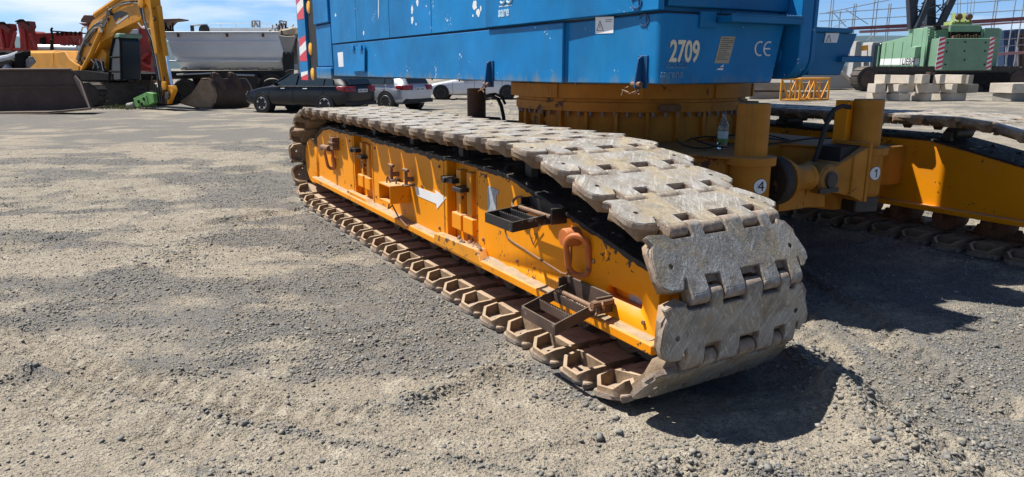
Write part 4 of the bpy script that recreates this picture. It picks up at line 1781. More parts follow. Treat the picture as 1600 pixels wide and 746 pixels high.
# ------------------------------------------------------------------ light
SUN_EL, SUN_AZ = 60.0, (-.94, .342)    # horizontal direction towards the sun
sd = Vector((SUN_AZ[0] * math.cos(R(SUN_EL)), SUN_AZ[1] * math.cos(R(SUN_EL)), math.sin(R(SUN_EL))))
sl = bpy.data.lights.new('sun', 'SUN')
sl.energy = 5.0
sl.angle = R(.53)
sl.color = (1, .955, .89)
so = bpy.data.objects.new('sun', sl)
so.rotation_euler = (-sd).to_track_quat('-Z', 'Y').to_euler()
COL.objects.link(so)

world = bpy.data.worlds.new('World')
scene.world = world
world.use_nodes = True
wt = world.node_tree
wt.nodes.clear()
wo = wt.nodes.new('ShaderNodeOutputWorld')
bg = wt.nodes.new('ShaderNodeBackground')
sk = wt.nodes.new('ShaderNodeTexSky')
sk.sky_type = 'NISHITA'
sk.sun_disc = False
sk.sun_elevation = R(SUN_EL)
sk.sun_rotation = math.atan2(SUN_AZ[0], SUN_AZ[1])
sk.air_density = 1.0
sk.dust_density = .6
sk.ozone_density = 1.6
bg.inputs[1].default_value = .05
tc = wt.nodes.new('ShaderNodeTexCoord')
mp = wt.nodes.new('ShaderNodeMapping')
mp.inputs['Scale'].default_value = (2.2, 2.2, 13)
mp.inputs['Location'].default_value = (.35, 0, .1)
wt.links.new(tc.outputs['Generated'], mp.inputs[0])
nz = wt.nodes.new('ShaderNodeTexNoise')
nz.inputs['Scale'].default_value = 2.1
nz.inputs['Detail'].default_value = 7
nz.inputs['Roughness'].default_value = .58
wt.links.new(mp.outputs[0], nz.inputs['Vector'])
spx = wt.nodes.new('ShaderNodeSeparateXYZ')
wt.links.new(tc.outputs['Generated'], spx.inputs[0])
# more cloud towards the left of the view, almost none at the right
mr = wt.nodes.new('ShaderNodeMapRange')
wt.links.new(spx.outputs[0], mr.inputs[0])
for i, q in enumerate((-.75, .25, .16, -.14)):
    mr.inputs[i + 1].default_value = q
ad = wt.nodes.new('ShaderNodeMath')
ad.operation = 'ADD'
wt.links.new(nz.outputs['Fac'], ad.inputs[0])
wt.links.new(mr.outputs[0], ad.inputs[1])
cm = wt.nodes.new('ShaderNodeMapRange')
wt.links.new(ad.outputs[0], cm.inputs[0])
for i, q in enumerate((.43, .68, 0, .95)):
    cm.inputs[i + 1].default_value = q
# the summer haze near the horizon is a brighter, cleaner blue than the model's grey
hb = wt.nodes.new('ShaderNodeMapRange')
wt.links.new(spx.outputs[2], hb.inputs[0])
for i, q in enumerate((.06, .2, 1, 0)):
    hb.inputs[i + 1].default_value = q
tn = wt.nodes.new('ShaderNodeMix')
tn.data_type = 'RGBA'
wt.links.new(hb.outputs[0], tn.inputs[0])
tn.inputs[6].default_value = (.8, .92, 1.1, 1)
tn.inputs[7].default_value = (.88, 1.30, 2.15, 1)
ml = wt.nodes.new('ShaderNodeMix')
ml.data_type = 'RGBA'
ml.blend_type = 'MULTIPLY'
ml.inputs[0].default_value = 1
wt.links.new(sk.outputs[0], ml.inputs[6])
wt.links.new(tn.outputs[2], ml.inputs[7])
mx = wt.nodes.new('ShaderNodeMix')
mx.data_type = 'RGBA'
wt.links.new(cm.outputs[0], mx.inputs[0])
wt.links.new(ml.outputs[2], mx.inputs[6])
mx.inputs[7].default_value = (11.5, 12.5, 14.0, 1)
# clouds gather low over the horizon
lo = wt.nodes.new('ShaderNodeMapRange')
wt.links.new(spx.outputs[2], lo.inputs[0])
for i, q in enumerate((.09, .22, 1, 0)):
    lo.inputs[i + 1].default_value = q
mm = wt.nodes.new('ShaderNodeMath')
mm.operation = 'MULTIPLY'
wt.links.new(cm.outputs[0], mm.inputs[0])
wt.links.new(lo.outputs[0], mm.inputs[1])
wt.links.new(mm.outputs[0], mx.inputs[0])
wt.links.new(mx.outputs[2], bg.inputs[0])
wt.links.new(bg.outputs[0], wo.inputs[0])

scene.view_settings.view_transform = 'Standard'
scene.view_settings.look = 'None'
scene.view_settings.exposure = .64
scene.view_settings.gamma = 1
scene.view_settings.use_curve_mapping = False
scene.cycles.max_bounces = 6
scene.cycles.use_denoising = True
# ================================================================== background machines and vehicles
B = {}
B['dig_yellow'] = paint('digger_yellow', (.60, .26, .015), .5, .15, 1.5, spec=.25, chip=.07, chipsc=6, dust=.2, streak=.4, streakcol=(.2, .11, .04))
B['dig_dark'] = flat('digger_dark', (.016, .015, .015), .8, var=.4, sc=3, spec=.1)
B['track_dark'] = paint('dark_track', (.05, .042, .036), .8, .4, 5, dust=.7, dustcol=(.2, .17, .13))
B['bucket_brown'] = paint('brown_bucket_steel', (.062, .036, .027), .65, .3, 2.5, chip=.08, chipsc=5, chipcol=(.10, .07, .05), dust=.15)
B['bucket_worn'] = paint('worn_bucket_steel', (.34, .23, .14), .6, .3, 3, chip=.1, chipsc=6, chipcol=(.16, .09, .05), dust=.4)
B['red'] = paint('faded_red_paint', (.33, .028, .024), .55, .25, 1.2, chip=.07, chipsc=4, dust=.35)
B['red_dark'] = paint('dark_red_paint', (.14, .022, .02), .6, .3, 1.2, dust=.3)
B['green'] = paint('bright_green_paint', (.11, .30, .075), .55, .2, 3, chip=.08, chipsc=8)
B['chrome'] = flat('cylinder_rod', (.62, .68, .76), .22, metal=.9)
B['lightgrey'] = paint('light_grey_panel', (.50, .54, .58), .5, .08, 2, dust=.25)
B['tipper'] = paint('tipper_grey_white', (.72, .75, .78), .35, .07, .9, dust=.35, streak=.35, streakcol=(.3, .28, .25), spec=.6)
B['tipper_front'] = paint('dusty_tipper_end', (.36, .33, .29), .6, .2, 1.5, dust=.5)
B['frame_black'] = flat('chassis_black', (.014, .014, .015), .6, var=.4, sc=2)
B['concrete'] = paint('pale_concrete', (.56, .50, .41), .9, .12, 1.6, chip=.06, chipsc=4, chipcol=(.27, .25, .21), dust=.2, bumpst=.2)
B['concrete_old'] = paint('weathered_concrete', (.29, .27, .23), .9, .22, 1.6, chip=.08, chipsc=3, chipcol=(.17, .16, .14))
B['concrete_grey'] = paint('grey_concrete', (.34, .34, .335), .9, .15, .6)
B['lattice'] = paint('lattice_orange', (.72, .31, .02), .5, .12, 3, chip=.05, dust=.3)
B['pale_green'] = paint('pale_green_paint', (.185, .335, .215), .5, .1, 1.0, chip=.04, chipsc=5, chipcol=(.2, .18, .1), dust=.25, streak=.3, streakcol=(.2, .22, .14))
B['pale_green2'] = paint('weathered_green_paint', (.15, .27, .18), .55, .14, .8, chip=.07, chipsc=3, chipcol=(.2, .16, .09), streak=.3)
B['boom'] = flat('dark_blue_boom', (.022, .028, .045), .5, var=.3)
B['galv'] = flat('galvanised_tube', (.38, .42, .45), .45, metal=.5)
B['beam_red'] = paint('red_brown_beam', (.22, .075, .08), .7, .25, 1.2, dust=.4)
B['beam_pink'] = flat('pinkish_beam', (.42, .22, .22), .7)
B['navy'] = flat('navy_container', (.02, .05, .12), .5)
B['brown_wall'] = flat('brown_cladding', (.13, .08, .06), .7)
B['car_black'] = flat('black_car_paint', (.006, .007, .011), .3, var=.05, spec=.3, coat=.25)
B['car_silver'] = flat('silver_car_paint', (.46, .50, .56), .28, metal=.35, var=.03, coat=.8)
B['car_white'] = flat('white_car_paint', (.70, .72, .75), .3, var=.03, coat=.6)
B['alloy'] = flat('wheel_alloy', (.55, .56, .58), .3, metal=.8)
B['alloy_dark'] = flat('dark_wheel', (.06, .06, .065), .4, metal=.6)
B['tail_red'] = flat('tail_lamp_red', (.24, .008, .014), .25, spec=.5)
B['plate'] = flat('number_plate', (.62, .64, .66), .5)
B['chrome_trim'] = flat('bright_trim', (.6, .62, .65), .2, metal=.9)
B['sky_panel'] = flat('pale_panel', (.55, .58, .60), .5)
B['cab_glass'] = flat('digger_cab_glass', (.012, .025, .04), .25, spec=.35)
B['cab_roof'] = paint('greenish_roof', (.16, .28, .22), .6, .2, 3, dust=.3)
B['yel_green'] = paint('yellow_green_sheave', (.28, .34, .12), .5, .2, 3)
B['rubble'] = paint('grey_scrap', (.30, .29, .27), .8, .35, 6)
B['sand'] = paint('beige_load', (.44, .36, .26), .95, .2, 4)


def trc(par, name, pix, Y, th, mat, bevel=.012):
    g = MB()
    g.trace(pix, Y, th)
    o = g.build(name, mat, None, bevel=bevel)
    return adopt(o, par)


def adopt(o, par):
    o.parent = par
    o.matrix_parent_inverse = Matrix.Translation(-Vector(par.location)) if par.rotation_euler.z == 0 else (Matrix.Translation(par.location) @ Matrix.Rotation(par.rotation_euler.z, 4, 'Z')).inverted()
    return o


def trod(par, name, pix, Y, r, mat, dy=0, n=8):
    g = MB()
    g.tube([PT(x, y, Y + dy) for x, y in pix], r, n)
    return adopt(g.build(name, mat), par)


def wheel_at(par, c, r, wd, axis, rim, spokes=5, name='wheel', mat_t=None):
    """tyre with its rim as a child; axis points outwards"""
    ax = Vector(axis).normalized()
    g = MB()
    g.lathe(Vector(c) - ax * wd, ax, [(0, r * .6), (0, r * .9), (wd * .12, r), (wd * .88, r), (wd, r * .9), (wd * .97, r * .66), (wd * .8, r * .64)], 30)
    t = adopt(g.build(name, mat_t or M['tyre']), par)
    g = MB()
    a = Vector((0, 0, 1))
    e = ax.cross(a).normalized()
    g.lathe(Vector(c), ax, [(-wd * .3, r * .62), (-wd * .02, r * .66), (wd * .0, r * .62), (-wd * .18, r * .6)], 26)
    g.lathe(Vector(c), ax, [(-.05, .02), (-.03, r * .17), (-.012, r * .15)], 14)
    for k in range(spokes):
        an = 2 * PI * k / spokes + PI / 2
        d = e * math.cos(an) + Vector((0, 0, 1)) * math.sin(an)
        sdv = ax.cross(d)
        for s_ in (-1, 1):
            p0 = Vector(c) + d * r * .12 + sdv * s_ * r * .05 - ax * .03
            p1 = Vector(c) + d * r * .63 + sdv * s_ * r * .12 - ax * .02
            g.bar(p0, p1, r * .11, .02, up=ax)
    rm = g.build('rim', rim)
    rm.parent = t
    rm.matrix_parent_inverse = t.matrix_parent_inverse.copy()
    return t


# ------------------------------------------------------------------ cars
def make_car(name, label, p, head, paintm, L=4.7, H=1.46, Wd=1.81, wb=2.84, wr=.325, rim=None, spokes=5, wagon=True, roofrail=True):
    """x forward, y left, origin on the ground in the middle"""
    root = empty(name, p, head, label=label, cat='car')
    hw = Wd / 2
    half = L / 2
    # stations: x, half-width low, half-width at belt, z low, z belt, z top, half-width top
    S = [(-half, .78, .80, .42, .80, .86, .70), (-half + .08, .90, .90, .30, .90, .99, .78), (-half + .30, .97, .96, .24, .93, H * .83, .66), (-half + .75, 1.0, .985, .21, .94, H * .945, .66),
         (-half + 1.5, 1.0, .99, .2, .935, H * .995, .67), (-.35, 1.0, .99, .2, .925, H, .67), (.15, 1.0, .99, .2, .915, H * .965, .67), (.62, 1.0, .985, .2, .905, H * .80, .70),
         (.98, 1.0, .98, .2, .90, .965, .76), (1.5, .985, .95, .21, .85, .905, .74), (half - .25, .93, .88, .24, .70, .78, .66), (half - .03, .80, .72, .3, .58, .63, .5)]
    vs, fs = [], []
    n = 11
    for (x, wl, wb_, zl, zb, zt, wt_) in S:
        prof = [(0, zl), (wl * .9, zl), (wl, zl + .16), (wl * 1.0, (zl + zb) / 2 + .06), (wb_, zb), (wt_ + .04 if zt > 1.15 else wb_ * .93, zt - .09 if zt > 1.15 else zb + .03), (wt_, zt - .015), (0, zt)]
        ring = [(x, hw * a, b) for a, b in prof] + [(x, -hw * a, b) for a, b in prof[-2:0:-1]]
        vs += ring
        n = len(ring)
    for i in range(len(S) - 1):
        for j in range(n):
            j2 = (j + 1) % n
            fs.append([i * n + j, i * n + j2, (i + 1) * n + j2, (i + 1) * n + j])
    fs.append(list(range(n)))
    fs.append([(len(S) - 1) * n + j for j in range(n)])
    g = MB()
    g.add(vs, fs)
    body = g.build('body', paintm, root, smooth=60)
    sd = body.modifiers.new('round', 'SUBSURF')
    sd.levels = sd.render_levels = 2
    # side glass, standing just proud of the tumblehome
    for s_ in (-1, 1):
        def P(x, z):
            # follow belt -> roof lean
            f = (z - .94) / (H - .09 - .94)
            return (x, s_ * (hw * (.985 - (.985 - .75) * f) - .008), z)
        zt = H - .12
        wins = [[(-half + .55, .97), (-half + .95, .965), (-half + .95, zt - .01), (-half + .72, zt - .06)], [(-half + 1.0, .96), (-.30, .95), (-.30, zt + .01), (-half + 1.0, zt - .01)], [(-.23, .95), (.70, .94), (.16, zt - .03), (-.23, zt + .01)]]
        for wv in wins:
            g = MB()
            g.ext([P(x, z) for x, z in wv], (0, s_ * .02, 0))
            g.build('window', M['car_glass'], root, smooth=0)
        g = MB()
        g.tube([P(-half + .5, .955), P(-.1, .945), P(.78, .935)], .011, 6)
        g.build('trim_strip', B['chrome_trim'], root)
        for x in (-.75, .25):
            g = MB()
            g.bar((x, s_ * hw * 1.0, .86), (x + .2, s_ * hw * 1.0, .855), .03, .028)
            g.build('door_handle', B['chrome_trim'], root, bevel=.006)
        for x in (-half + 1.02, -.085, 1.02):
            g = MB()
            g.tube([(x, s_ * (hw * .996), .92), (x + .02, s_ * (hw * 1.003), .6), (x, s_ * (hw * 1.0), .32)], .006, 4)
            g.build('door_seam', M['rubber'], root)
        g = MB()
        g.loft([(.56, s_ * (hw - .03), .93), (.68, s_ * (hw - .03), .93), (.68, s_ * (hw - .03), 1.06), (.56, s_ * (hw - .03), 1.06)],
               [(.54, s_ * (hw + .17), .97), (.63, s_ * (hw + .17), .97), (.63, s_ * (hw + .17), 1.07), (.54, s_ * (hw + .17), 1.09)])
        g.build('mirror', paintm, root, bevel=.02, seg=2)
        for x in (-wb / 2 - .05, wb / 2 - .05):
            g = MB()
            g.lathe((x, s_ * (hw - .30), wr), (0, s_, 0), [(0, .05), (0, wr * 1.17), (.315, wr * 1.17), (.318, .05)], 30)
            g.build('wheel_arch', M['shadow_black'], root)
            ax = Vector((0, s_, 0))
            g = MB()
            wd = .22
            c = Vector((x, s_ * (hw + .022), wr))
            g.lathe(c - ax * wd, ax, [(0, wr * .6), (0, wr * .9), (.03, wr), (wd - .03, wr), (wd, wr * .92), (wd - .005, wr * .70), (wd - .05, wr * .68)], 30)
            t = g.build('wheel', M['tyre'], root)
            g = MB()
            g.lathe(c, ax, [(-.1, wr * .66), (-.006, wr * .70), (.003, wr * .66), (-.06, wr * .62)], 26)
            g.lathe(c, ax, [(-.05, .02), (-.02, wr * .2), (-.005, wr * .17)], 14)
            g.lathe(c, ax, [(-.09, .01), (-.085, wr * .62), (-.08, .01)], 20)
            for k in range(spokes):
                an = 2 * PI * k / spokes + PI / 2
                d = Vector((math.cos(an), 0, math.sin(an)))
                sv = ax.cross(d)
                g.bar(c + d * wr * .12 - ax * .02, c + d * wr * .66 - ax * .012, wr * (.19 if spokes < 8 else .09), .02, up=ax)
            g.build('rim', rim or B['alloy'], t)
        g = MB()
        lp = [(-half - .03, .48), (-half - .005, .80), (-half + .10, .985), (-half + .40, 1.005)]
        for (xa, wa), (xb, wb2) in zip(lp, lp[1:]):
            g.loft([(xa + .08, s_ * hw * (wa - .1), .76), (xb + .08, s_ * hw * (wb2 - .1), .76), (xb + .08, s_ * hw * (wb2 - .1), .95), (xa + .08, s_ * hw * (wa - .1), .95)],
                   [(xa, s_ * hw * wa, .765), (xb, s_ * hw * wb2, .775 if xb < -half + .2 else .84), (xb + .02, s_ * hw * (wb2 - .012), .93), (xa + .02, s_ * hw * wa, .945)])
        g.build('tail_light', B['tail_red'], root, bevel=.008)
        g = MB()
        g.loft([(half - .30, s_ * hw * .86, .60), (half - .08, s_ * hw * .55, .58), (half - .10, s_ * hw * .55, .69), (half - .42, s_ * hw * .88, .74)],
               [(half - .25, s_ * hw * .95, .60), (half - .02, s_ * hw * .62, .58), (half - .05, s_ * hw * .62, .69), (half - .38, s_ * hw * .95, .75)])
        g.build('headlight', B['chrome_trim'], root, bevel=.008)
        if roofrail:
            g = MB()
            g.tube([(-half + .8, s_ * hw * .71, H - .03), (-half + .95, s_ * hw * .71, H + .035), (.2, s_ * hw * .71, H + .035), (.4, s_ * hw * .71, H - .03)], .016, 6)
            g.build('roof_rail', B['chrome_trim'] if rim is not None else M['rubber'], root)
    g = MB()
    g.ext([(-half + .10, -hw * .66, 1.0), (-half + .10, hw * .66, 1.0), (-half + .30, hw * .60, H - .16), (-half + .30, -hw * .60, H - .16)], (-.03, 0, .01))
    g.build('rear_window', M['car_glass'], root, smooth=0)
    g = MB()
    g.ext([(.98, -hw * .72, 1.0), (.98, hw * .72, 1.0), (.38, hw * .60, H - .13), (.38, -hw * .60, H - .13)], (.02, 0, .02))
    g.build('windscreen', M['car_glass'], root, smooth=0)
    g = MB()
    g.box((-half - .018, -.26, .74), (-half + .06, .26, .855))
    g.build('licence_plate', B['plate'], root, bevel=.004)
    g = MB()
    for k in range(7):
        if k != 3:
            g.box((-half - .021, .2 - k * .062 - .02, .77), (-half - .0182, .2 - k * .062 + .016, .825))
    g.build('plate_digits', M['ink'], root)
    g = MB()
    g.box((-half - .01, -hw * .86, .30), (-half + .2, hw * .86, .44))
    g.build('bumper_insert', M['rubber'], root, bevel=.02)
    return root


# headings: the cars point away to the left
dk = gnd(446, 172.5)
make_car('estate_car', 'black estate car parked side on in front of the white tipper truck', (-7.40, 26.3, 0), math.atan2(.42, -.907), B['car_black'], L=4.85, wr=.325)
make_car('estate_car', 'silver estate car with red tail lights between the black and the white car', (-5.48, 28.4, 0), math.atan2(.52, -.854), B['car_silver'], L=4.77, H=1.48, wr=.34, spokes=10)
make_car('car', 'white car on dark wheels seen below the blue housing', (-1.95, 37.6, 0), math.atan2(.02, -1.0), B['car_white'], L=5.0, H=1.6, Wd=1.9, wb=3.35, wr=.345, rim=B['alloy_dark'], spokes=7)

# ------------------------------------------------------------------ yellow digger
Y0 = 29.5
YAW[:] = [R(38), 205.0]
dg = empty('excavator', at(170, 168, Y0), label='yellow tracked digger with its boom raised behind the dark loader bucket', cat='excavator')
trc(dg, 'boom', [(116, 103), (124.5, 79.6), (136.5, 46), (143, 34), (162, 18), (190, 0), (205, -8), (222, -8), (226, 14), (218, 33), (183, 46), (176, 56), (158, 66), (146, 88), (134, 108), (124, 112)], Y0 - .3, .6, B['dig_yellow'])
trc(dg, 'logo_panel', [(174, 22), (188, 17), (201, 21), (180, 34)], Y0 - .312, .01, M['ink'], 0)
trc(dg, 'logo_triangle', [(182, 33), (187, 27.5), (190, 31)], Y0 - .318, .004, B['dig_yellow'], 0)
trc(dg, 'logo_stripe', [(181, 36), (200, 23), (201, 25), (183, 38)], Y0 - .316, .003, B['sky_panel'], 0)
trc(dg, 'stick', [(213, -12), (233, -12), (237, 18), (239, 31), (247, 84), (256, 134), (254, 150), (250, 140), (245, 116), (239, 89), (226, 41), (219, 10)], Y0 - .85, .38, B['dig_yellow'])
trc(dg, 'stick_pad', [(234, 22), (239, 31), (246, 84), (241, 84), (233, 40)], Y0 - .95, .1, B['dig_yellow'])
trod(dg, 'bucket_cylinder', [(249, 10), (255, 60), (260, 88)], Y0 - .45, .09, B['dig_yellow'])
trod(dg, 'cylinder_rod', [(260, 84), (268, 134)], Y0 - .45, .055, B['chrome'])
for dy in (-.55, .35):
    trod(dg, 'boom_cylinder', [(158, 50), (143, 84), (128, 112)], Y0 + dy, .09, B['dig_yellow'])
    trod(dg, 'cylinder_rod', [(160, 46), (157, 53)], Y0 + dy, .06, B['chrome'])
trod(dg, 'stick_cylinder', [(150, 24), (178, 5), (206, -14)], Y0 - .1, .13, B['dig_yellow'])
for k, pts in enumerate([[(121, 100), (126, 78), (133, 62), (140, 52), (147, 45), (160, 41), (166, 30), (168, 12)], [(122, 92), (130, 70), (138, 50), (147, 40), (160, 37), (168, 26), (176, 12), (196, 3), (214, 2)],
                         [(150, 44), (157, 38), (162, 42), (168, 32), (170, 16), (186, 8), (205, 4), (220, 6), (228, 20)], [(220, 20), (226, 36), (236, 38), (243, 30), (241, 26)], [(216, 36), (222, 44), (234, 46), (240, 44)],
                         [(222, 26), (234, 60), (242, 92), (247, 118), (252, 130)], [(226, 30), (238, 70), (241, 92), (244, 104)]]):
    trod(dg, 'hose', pts, Y0 - .42 - .45 * (k > 2), .028, M['rubber'] if k % 2 else B['rubble'], n=6)
rr = random.Random(8)
for k in range(9):
    o_ = rr.uniform(-3, 4)
    trod(dg, 'hose', [(120 + o_, 98), (126 + o_ * .8, 76), (138 + o_, 54 + o_), (150 + o_, 40 + o_ * .6), (163 + o_, 33 + o_)], Y0 - .4, .022, (M['rubber'], B['rubble'], B['galv'])[k % 3], n=5)
for k in range(6):
    o_ = rr.uniform(-3, 3)
    trod(dg, 'hose', [(220 + o_, 8), (224 + o_, 30 + o_ * 2), (236 + o_, 62), (243 + o_, 96), (248 + o_, 124), (252 + o_, 142)], Y0 - .9, .024, (M['rubber'], B['galv'], B['dig_dark'])[k % 3], n=5)
for (cx_, cy_) in ((152, 38), (158, 42), (147, 47), (166, 30), (170, 22), (129, 92), (124, 98), (137, 70)):
    trc(dg, 'hose_clamp', [(cx_ - 2, cy_ - 2), (cx_ + 2, cy_ - 2), (cx_ + 2, cy_ + 2), (cx_ - 2, cy_ + 2)], Y0 - .48, .1, M['steel_dark'], 0)
for (cx_, cy_, r_) in ((222, 4, .2), (158, 50, .16), (128, 110, .18), (258, 134, .16), (263, 150, .14), (204, -6, .15), (120, 103, .24)):
    g = MB()
    g.lathe(PT(cx_, cy_, Y0 - (.95 if cx_ > 215 else .42)), -TV(1), [(0, .02), (0, r_), (.06, r_), (.07, r_ * .6), (.07, .02)], 18)
    adopt(g.build('pivot_pin', B['dig_yellow'] if r_ > .15 else M['steel_dark']), dg)
trc(dg, 'boom_rib', [(141, 40), (163, 22), (190, 5), (222, -2), (222, 0), (190, 8), (164, 25), (143, 42)], Y0 - .33, .03, B['dig_yellow'], 0)
trc(dg, 'boom_rib', [(126, 108), (138, 84), (150, 62), (174, 48), (215, 30), (216, 32.5), (176, 50.5), (152, 64), (140, 86), (128, 110)], Y0 - .33, .03, B['dig_yellow'], 0)
for k in range(8):
    trod(dg, 'valve_pipe', [(140 + k * 3, 92 + (k % 3) * 4), (148 + k * 2, 100 + (k % 2) * 5), (144 + k * 3, 112)], Y0 - .3, .04, (B['galv'], M['rubber'], M['steel_dark'])[k % 3], n=5)
trc(dg, 'engine_cover', [(34, 112), (34, 86), (42, 79.5), (81, 79), (84, 81), (86, 112)], Y0 - .6, 2.6, B['dig_yellow'], .12)
trc(dg, 'side_box', [(84, 112), (84, 82), (101, 80), (108, 92), (122, 103), (124, 118), (84, 118)], Y0 - .7, .9, B['dig_yellow'], .04)
trc(dg, 'deck', [(60, 112), (130, 110), (176, 116), (176, 126), (60, 124)], Y0 - .75, 2.2, B['dig_dark'])
trc(dg, 'cab', [(170, 126), (172, 84), (178, 59), (186, 59), (188, 66), (190, 126)], Y0 - .7, .8, B['cab_glass'], .05)
trc(dg, 'cab_roof', [(177, 59.5), (180, 52.5), (186, 52), (187, 59.5)], Y0 - .75, .9, B['cab_roof'], .04)
for pp in ([(171, 126), (173, 84), (178.5, 59)], [(186.5, 59), (188.5, 66), (190, 126)], [(173, 90), (189, 89)], [(172, 112), (190, 112)]):
    trod(dg, 'cab_pillar', pp, Y0 - .72, .05, B['dig_dark'], n=6)
trod(dg, 'handrail', [(127, 50), (129, 43), (136, 42), (137, 47)], Y0 - .5, .03, B['galv'], n=6)
trod(dg, 'exhaust', [(80, 79), (80, 62)], Y0 + .6, .05, B['dig_dark'], n=8)
trc(dg, 'swing_frame', [(120, 128), (118, 112), (150, 108), (170, 118), (170, 130)], Y0 - .5, .8, B['dig_dark'])
trc(dg, 'mast_foot', [(148, 120), (150, 92), (160, 76), (166, 84), (164, 120)], Y0 - .05, .25, B['dig_yellow'])


def tracktrace(par, x0, x1, yt, yb, Y, wd, mat, nshoe=20):
    """a crawler seen from the side: belt loop with cleats"""
    a, b = at(x0, yb, Y), at(x1, yt, Y)
    h = b.z - a.z
    r = h / 2
    g = MB()
    pts = []
    for k in range(9):
        an = PI / 2 + PI * k / 8
        pts.append((a.x + r + r * math.cos(an), a.z + r + r * math.sin(an)))
    for k in range(9):
        an = -PI / 2 + PI * k / 8
        pts.append((b.x - r + r * math.cos(an), a.z + r + r * math.sin(an)))
    g.ext([(x, Y, z) for x, z in pts], (0, wd, 0))
    P2 = [Vector((x, 0, z)) for x, z in pts]
    L = sum((P2[i] - P2[i - 1]).length for i in range(len(P2)))
    acc = 0
    stp = L / nshoe
    nxt = 0
    for i in range(len(P2)):
        p, q = P2[i - 1], P2[i]
        d = (q - p)
        l_ = d.length
        d = d / l_
        while nxt < acc + l_:
            c = p + d * (nxt - acc)
            nrm = Vector((d.z, 0, -d.x))
            g.obox((c.x - nrm.x * -.02, Y + wd / 2, c.z + nrm.z * .02), (stp * .82, wd + .06, .06), Matrix((d, Vector((0, 1, 0)), -nrm)).transposed())
            nxt += stp
        acc += l_
    return adopt(g.build('crawler_track', mat), par)


tracktrace(dg, 120, 152, 131, 166.5, Y0 - .8, .6, B['track_dark'], 14)
tracktrace(dg, 140, 216, 131, 165, Y0 + .9, .6, B['track_dark'], 26)
trc(dg, 'undercarriage', [(142, 160), (142, 136), (176, 136), (178, 158)], Y0 - .25, 1.2, B['dig_dark'])
trc(dg, 'bucket_link', [(247, 118), (256, 134), (268, 134), (271, 141), (266, 152), (262, 163), (256, 160), (258, 146), (250, 140), (244, 128)], Y0 - .9, .18, B['dig_yellow'])
trc(dg, 'quick_coupler', [(240, 140), (246, 136), (256, 140), (263, 150), (262, 163), (250, 166), (240, 164), (238, 150)], Y0 - .75, .5, B['dig_dark'])
for k in range(7):
    trod(dg, 'coupler_hose', [(238 + k * 3, 120 + (k % 3) * 6), (236 + k * 4, 140), (240 + k * 3.2, 152), (244 + k * 2.6, 162)], Y0 - .95, .03, M['rubber'], n=5)
gc = empty('hydraulic_grab', at(222, 167, Y0 - .9), label='green hydraulic attachment lying on the ground below the digger stick', cat='attachment')
trc(gc, 'housing', [(208, 154), (229, 144.5), (239, 146), (241, 160), (231, 165), (212, 168)], Y0 - 1.3, .5, B['green'])
trc(gc, 'side_plate', [(213, 156), (228, 149), (231, 163), (216, 166)], Y0 - 1.36, .055, B['green'], .01)
for q in ((217, 159), (225, 155), (222, 163)):
    p = at(q[0], q[1], Y0 - 1.365)
    g = MB()
    g.lathe(PT(q[0], q[1], Y0 - 1.365), -TV(1), [(0, .02), (0, .07), (.03, .07), (.03, .02)], 10)
    adopt(g.build('bolt', B['dig_dark']), gc)
trod(gc, 'ram', [(200, 165), (210, 163)], Y0 - 1.2, .09, B['rubble'], n=10)
trc(gc, 'bracket', [(228, 146), (236, 141), (244, 148), (243, 160), (236, 162)], Y0 - 1.0, .3, B['dig_dark'])

YAW[:] = [0.0, 800.0]
# ------------------------------------------------------------------ loader with its bucket on the ground
lb = empty('wheel_loader', at(50, 178, 25.6), label='loader at the left edge with a wide dark brown bucket on the ground', cat='loader')
YB = 25.2
out = [(-40, 113), (5, 110), (110, 109.5), (122, 120), (143, 168), (141, 170), (75, 176), (0, 177), (-40, 178)]
trc(lb, 'bucket_back', out, YB + .55, .08, B['bucket_brown'], .02)
trc(lb, 'bucket_floor', [(-40, 176.5), (0, 175.5), (75, 174.5), (141, 168.5), (141, 170.5), (75, 177), (0, 178), (-40, 179)], YB - .3, .85, B['bucket_brown'])
g = MB()
pa = [at(109, 109.5, YB + .55), at(123, 120, YB + .55), at(143, 168, YB + .55), at(139, 170, YB - .25), at(124, 128, YB + .3)]
g.ext(pa, (.06, 0, 0))
adopt(g.build('bucket_side', B['bucket_brown']), lb)
trc(lb, 'bucket_lip', [(-40, 178.8), (0, 178), (75, 177), (141, 170.4), (143, 168.5), (141.5, 172), (75, 178.4), (0, 179.5), (-40, 180.2)], YB - .36, .05, B['bucket_worn'], 0)
trc(lb, 'bucket_rib', [(-40, 136), (130, 134), (131, 138), (-40, 140)], YB + .50, .05, B['bucket_brown'], 0)
trod(lb, 'bucket_edge', [(-40, 112.5), (5, 109.5), (110, 109), (123, 119.5), (143, 167)], YB + .5, .05, B['bucket_brown'])
trc(lb, 'lift_arm', [(-30, 84), (6, 79), (18, 84), (38, 78), (38, 92), (34, 112), (-30, 116)], YB + 1.2, .4, B['dig_dark'], .05)
trc(lb, 'tilt_lever', [(-30, 90), (10, 88), (20, 96), (12, 104), (-30, 106)], YB + 1.0, .2, M['steel_dark'], .04)
trod(lb, 'lift_cylinder', [(-20, 96), (14, 90), (30, 84)], YB + .95, .1, B['lightgrey'])
trod(lb, 'lift_cylinder', [(6, 112), (14, 104)], YB + .95, .12, B['lightgrey'])
trc(lb, 'coupling_plate', [(36, 96), (46, 88), (52, 97), (40, 108), (34, 108)], YB + .9, .2, B['rubble'], .02)
trc(lb, 'hydraulic_block', [(22, 112), (22, 84), (36, 80), (38, 112)], YB + .8, .3, B['dig_dark'], .03)

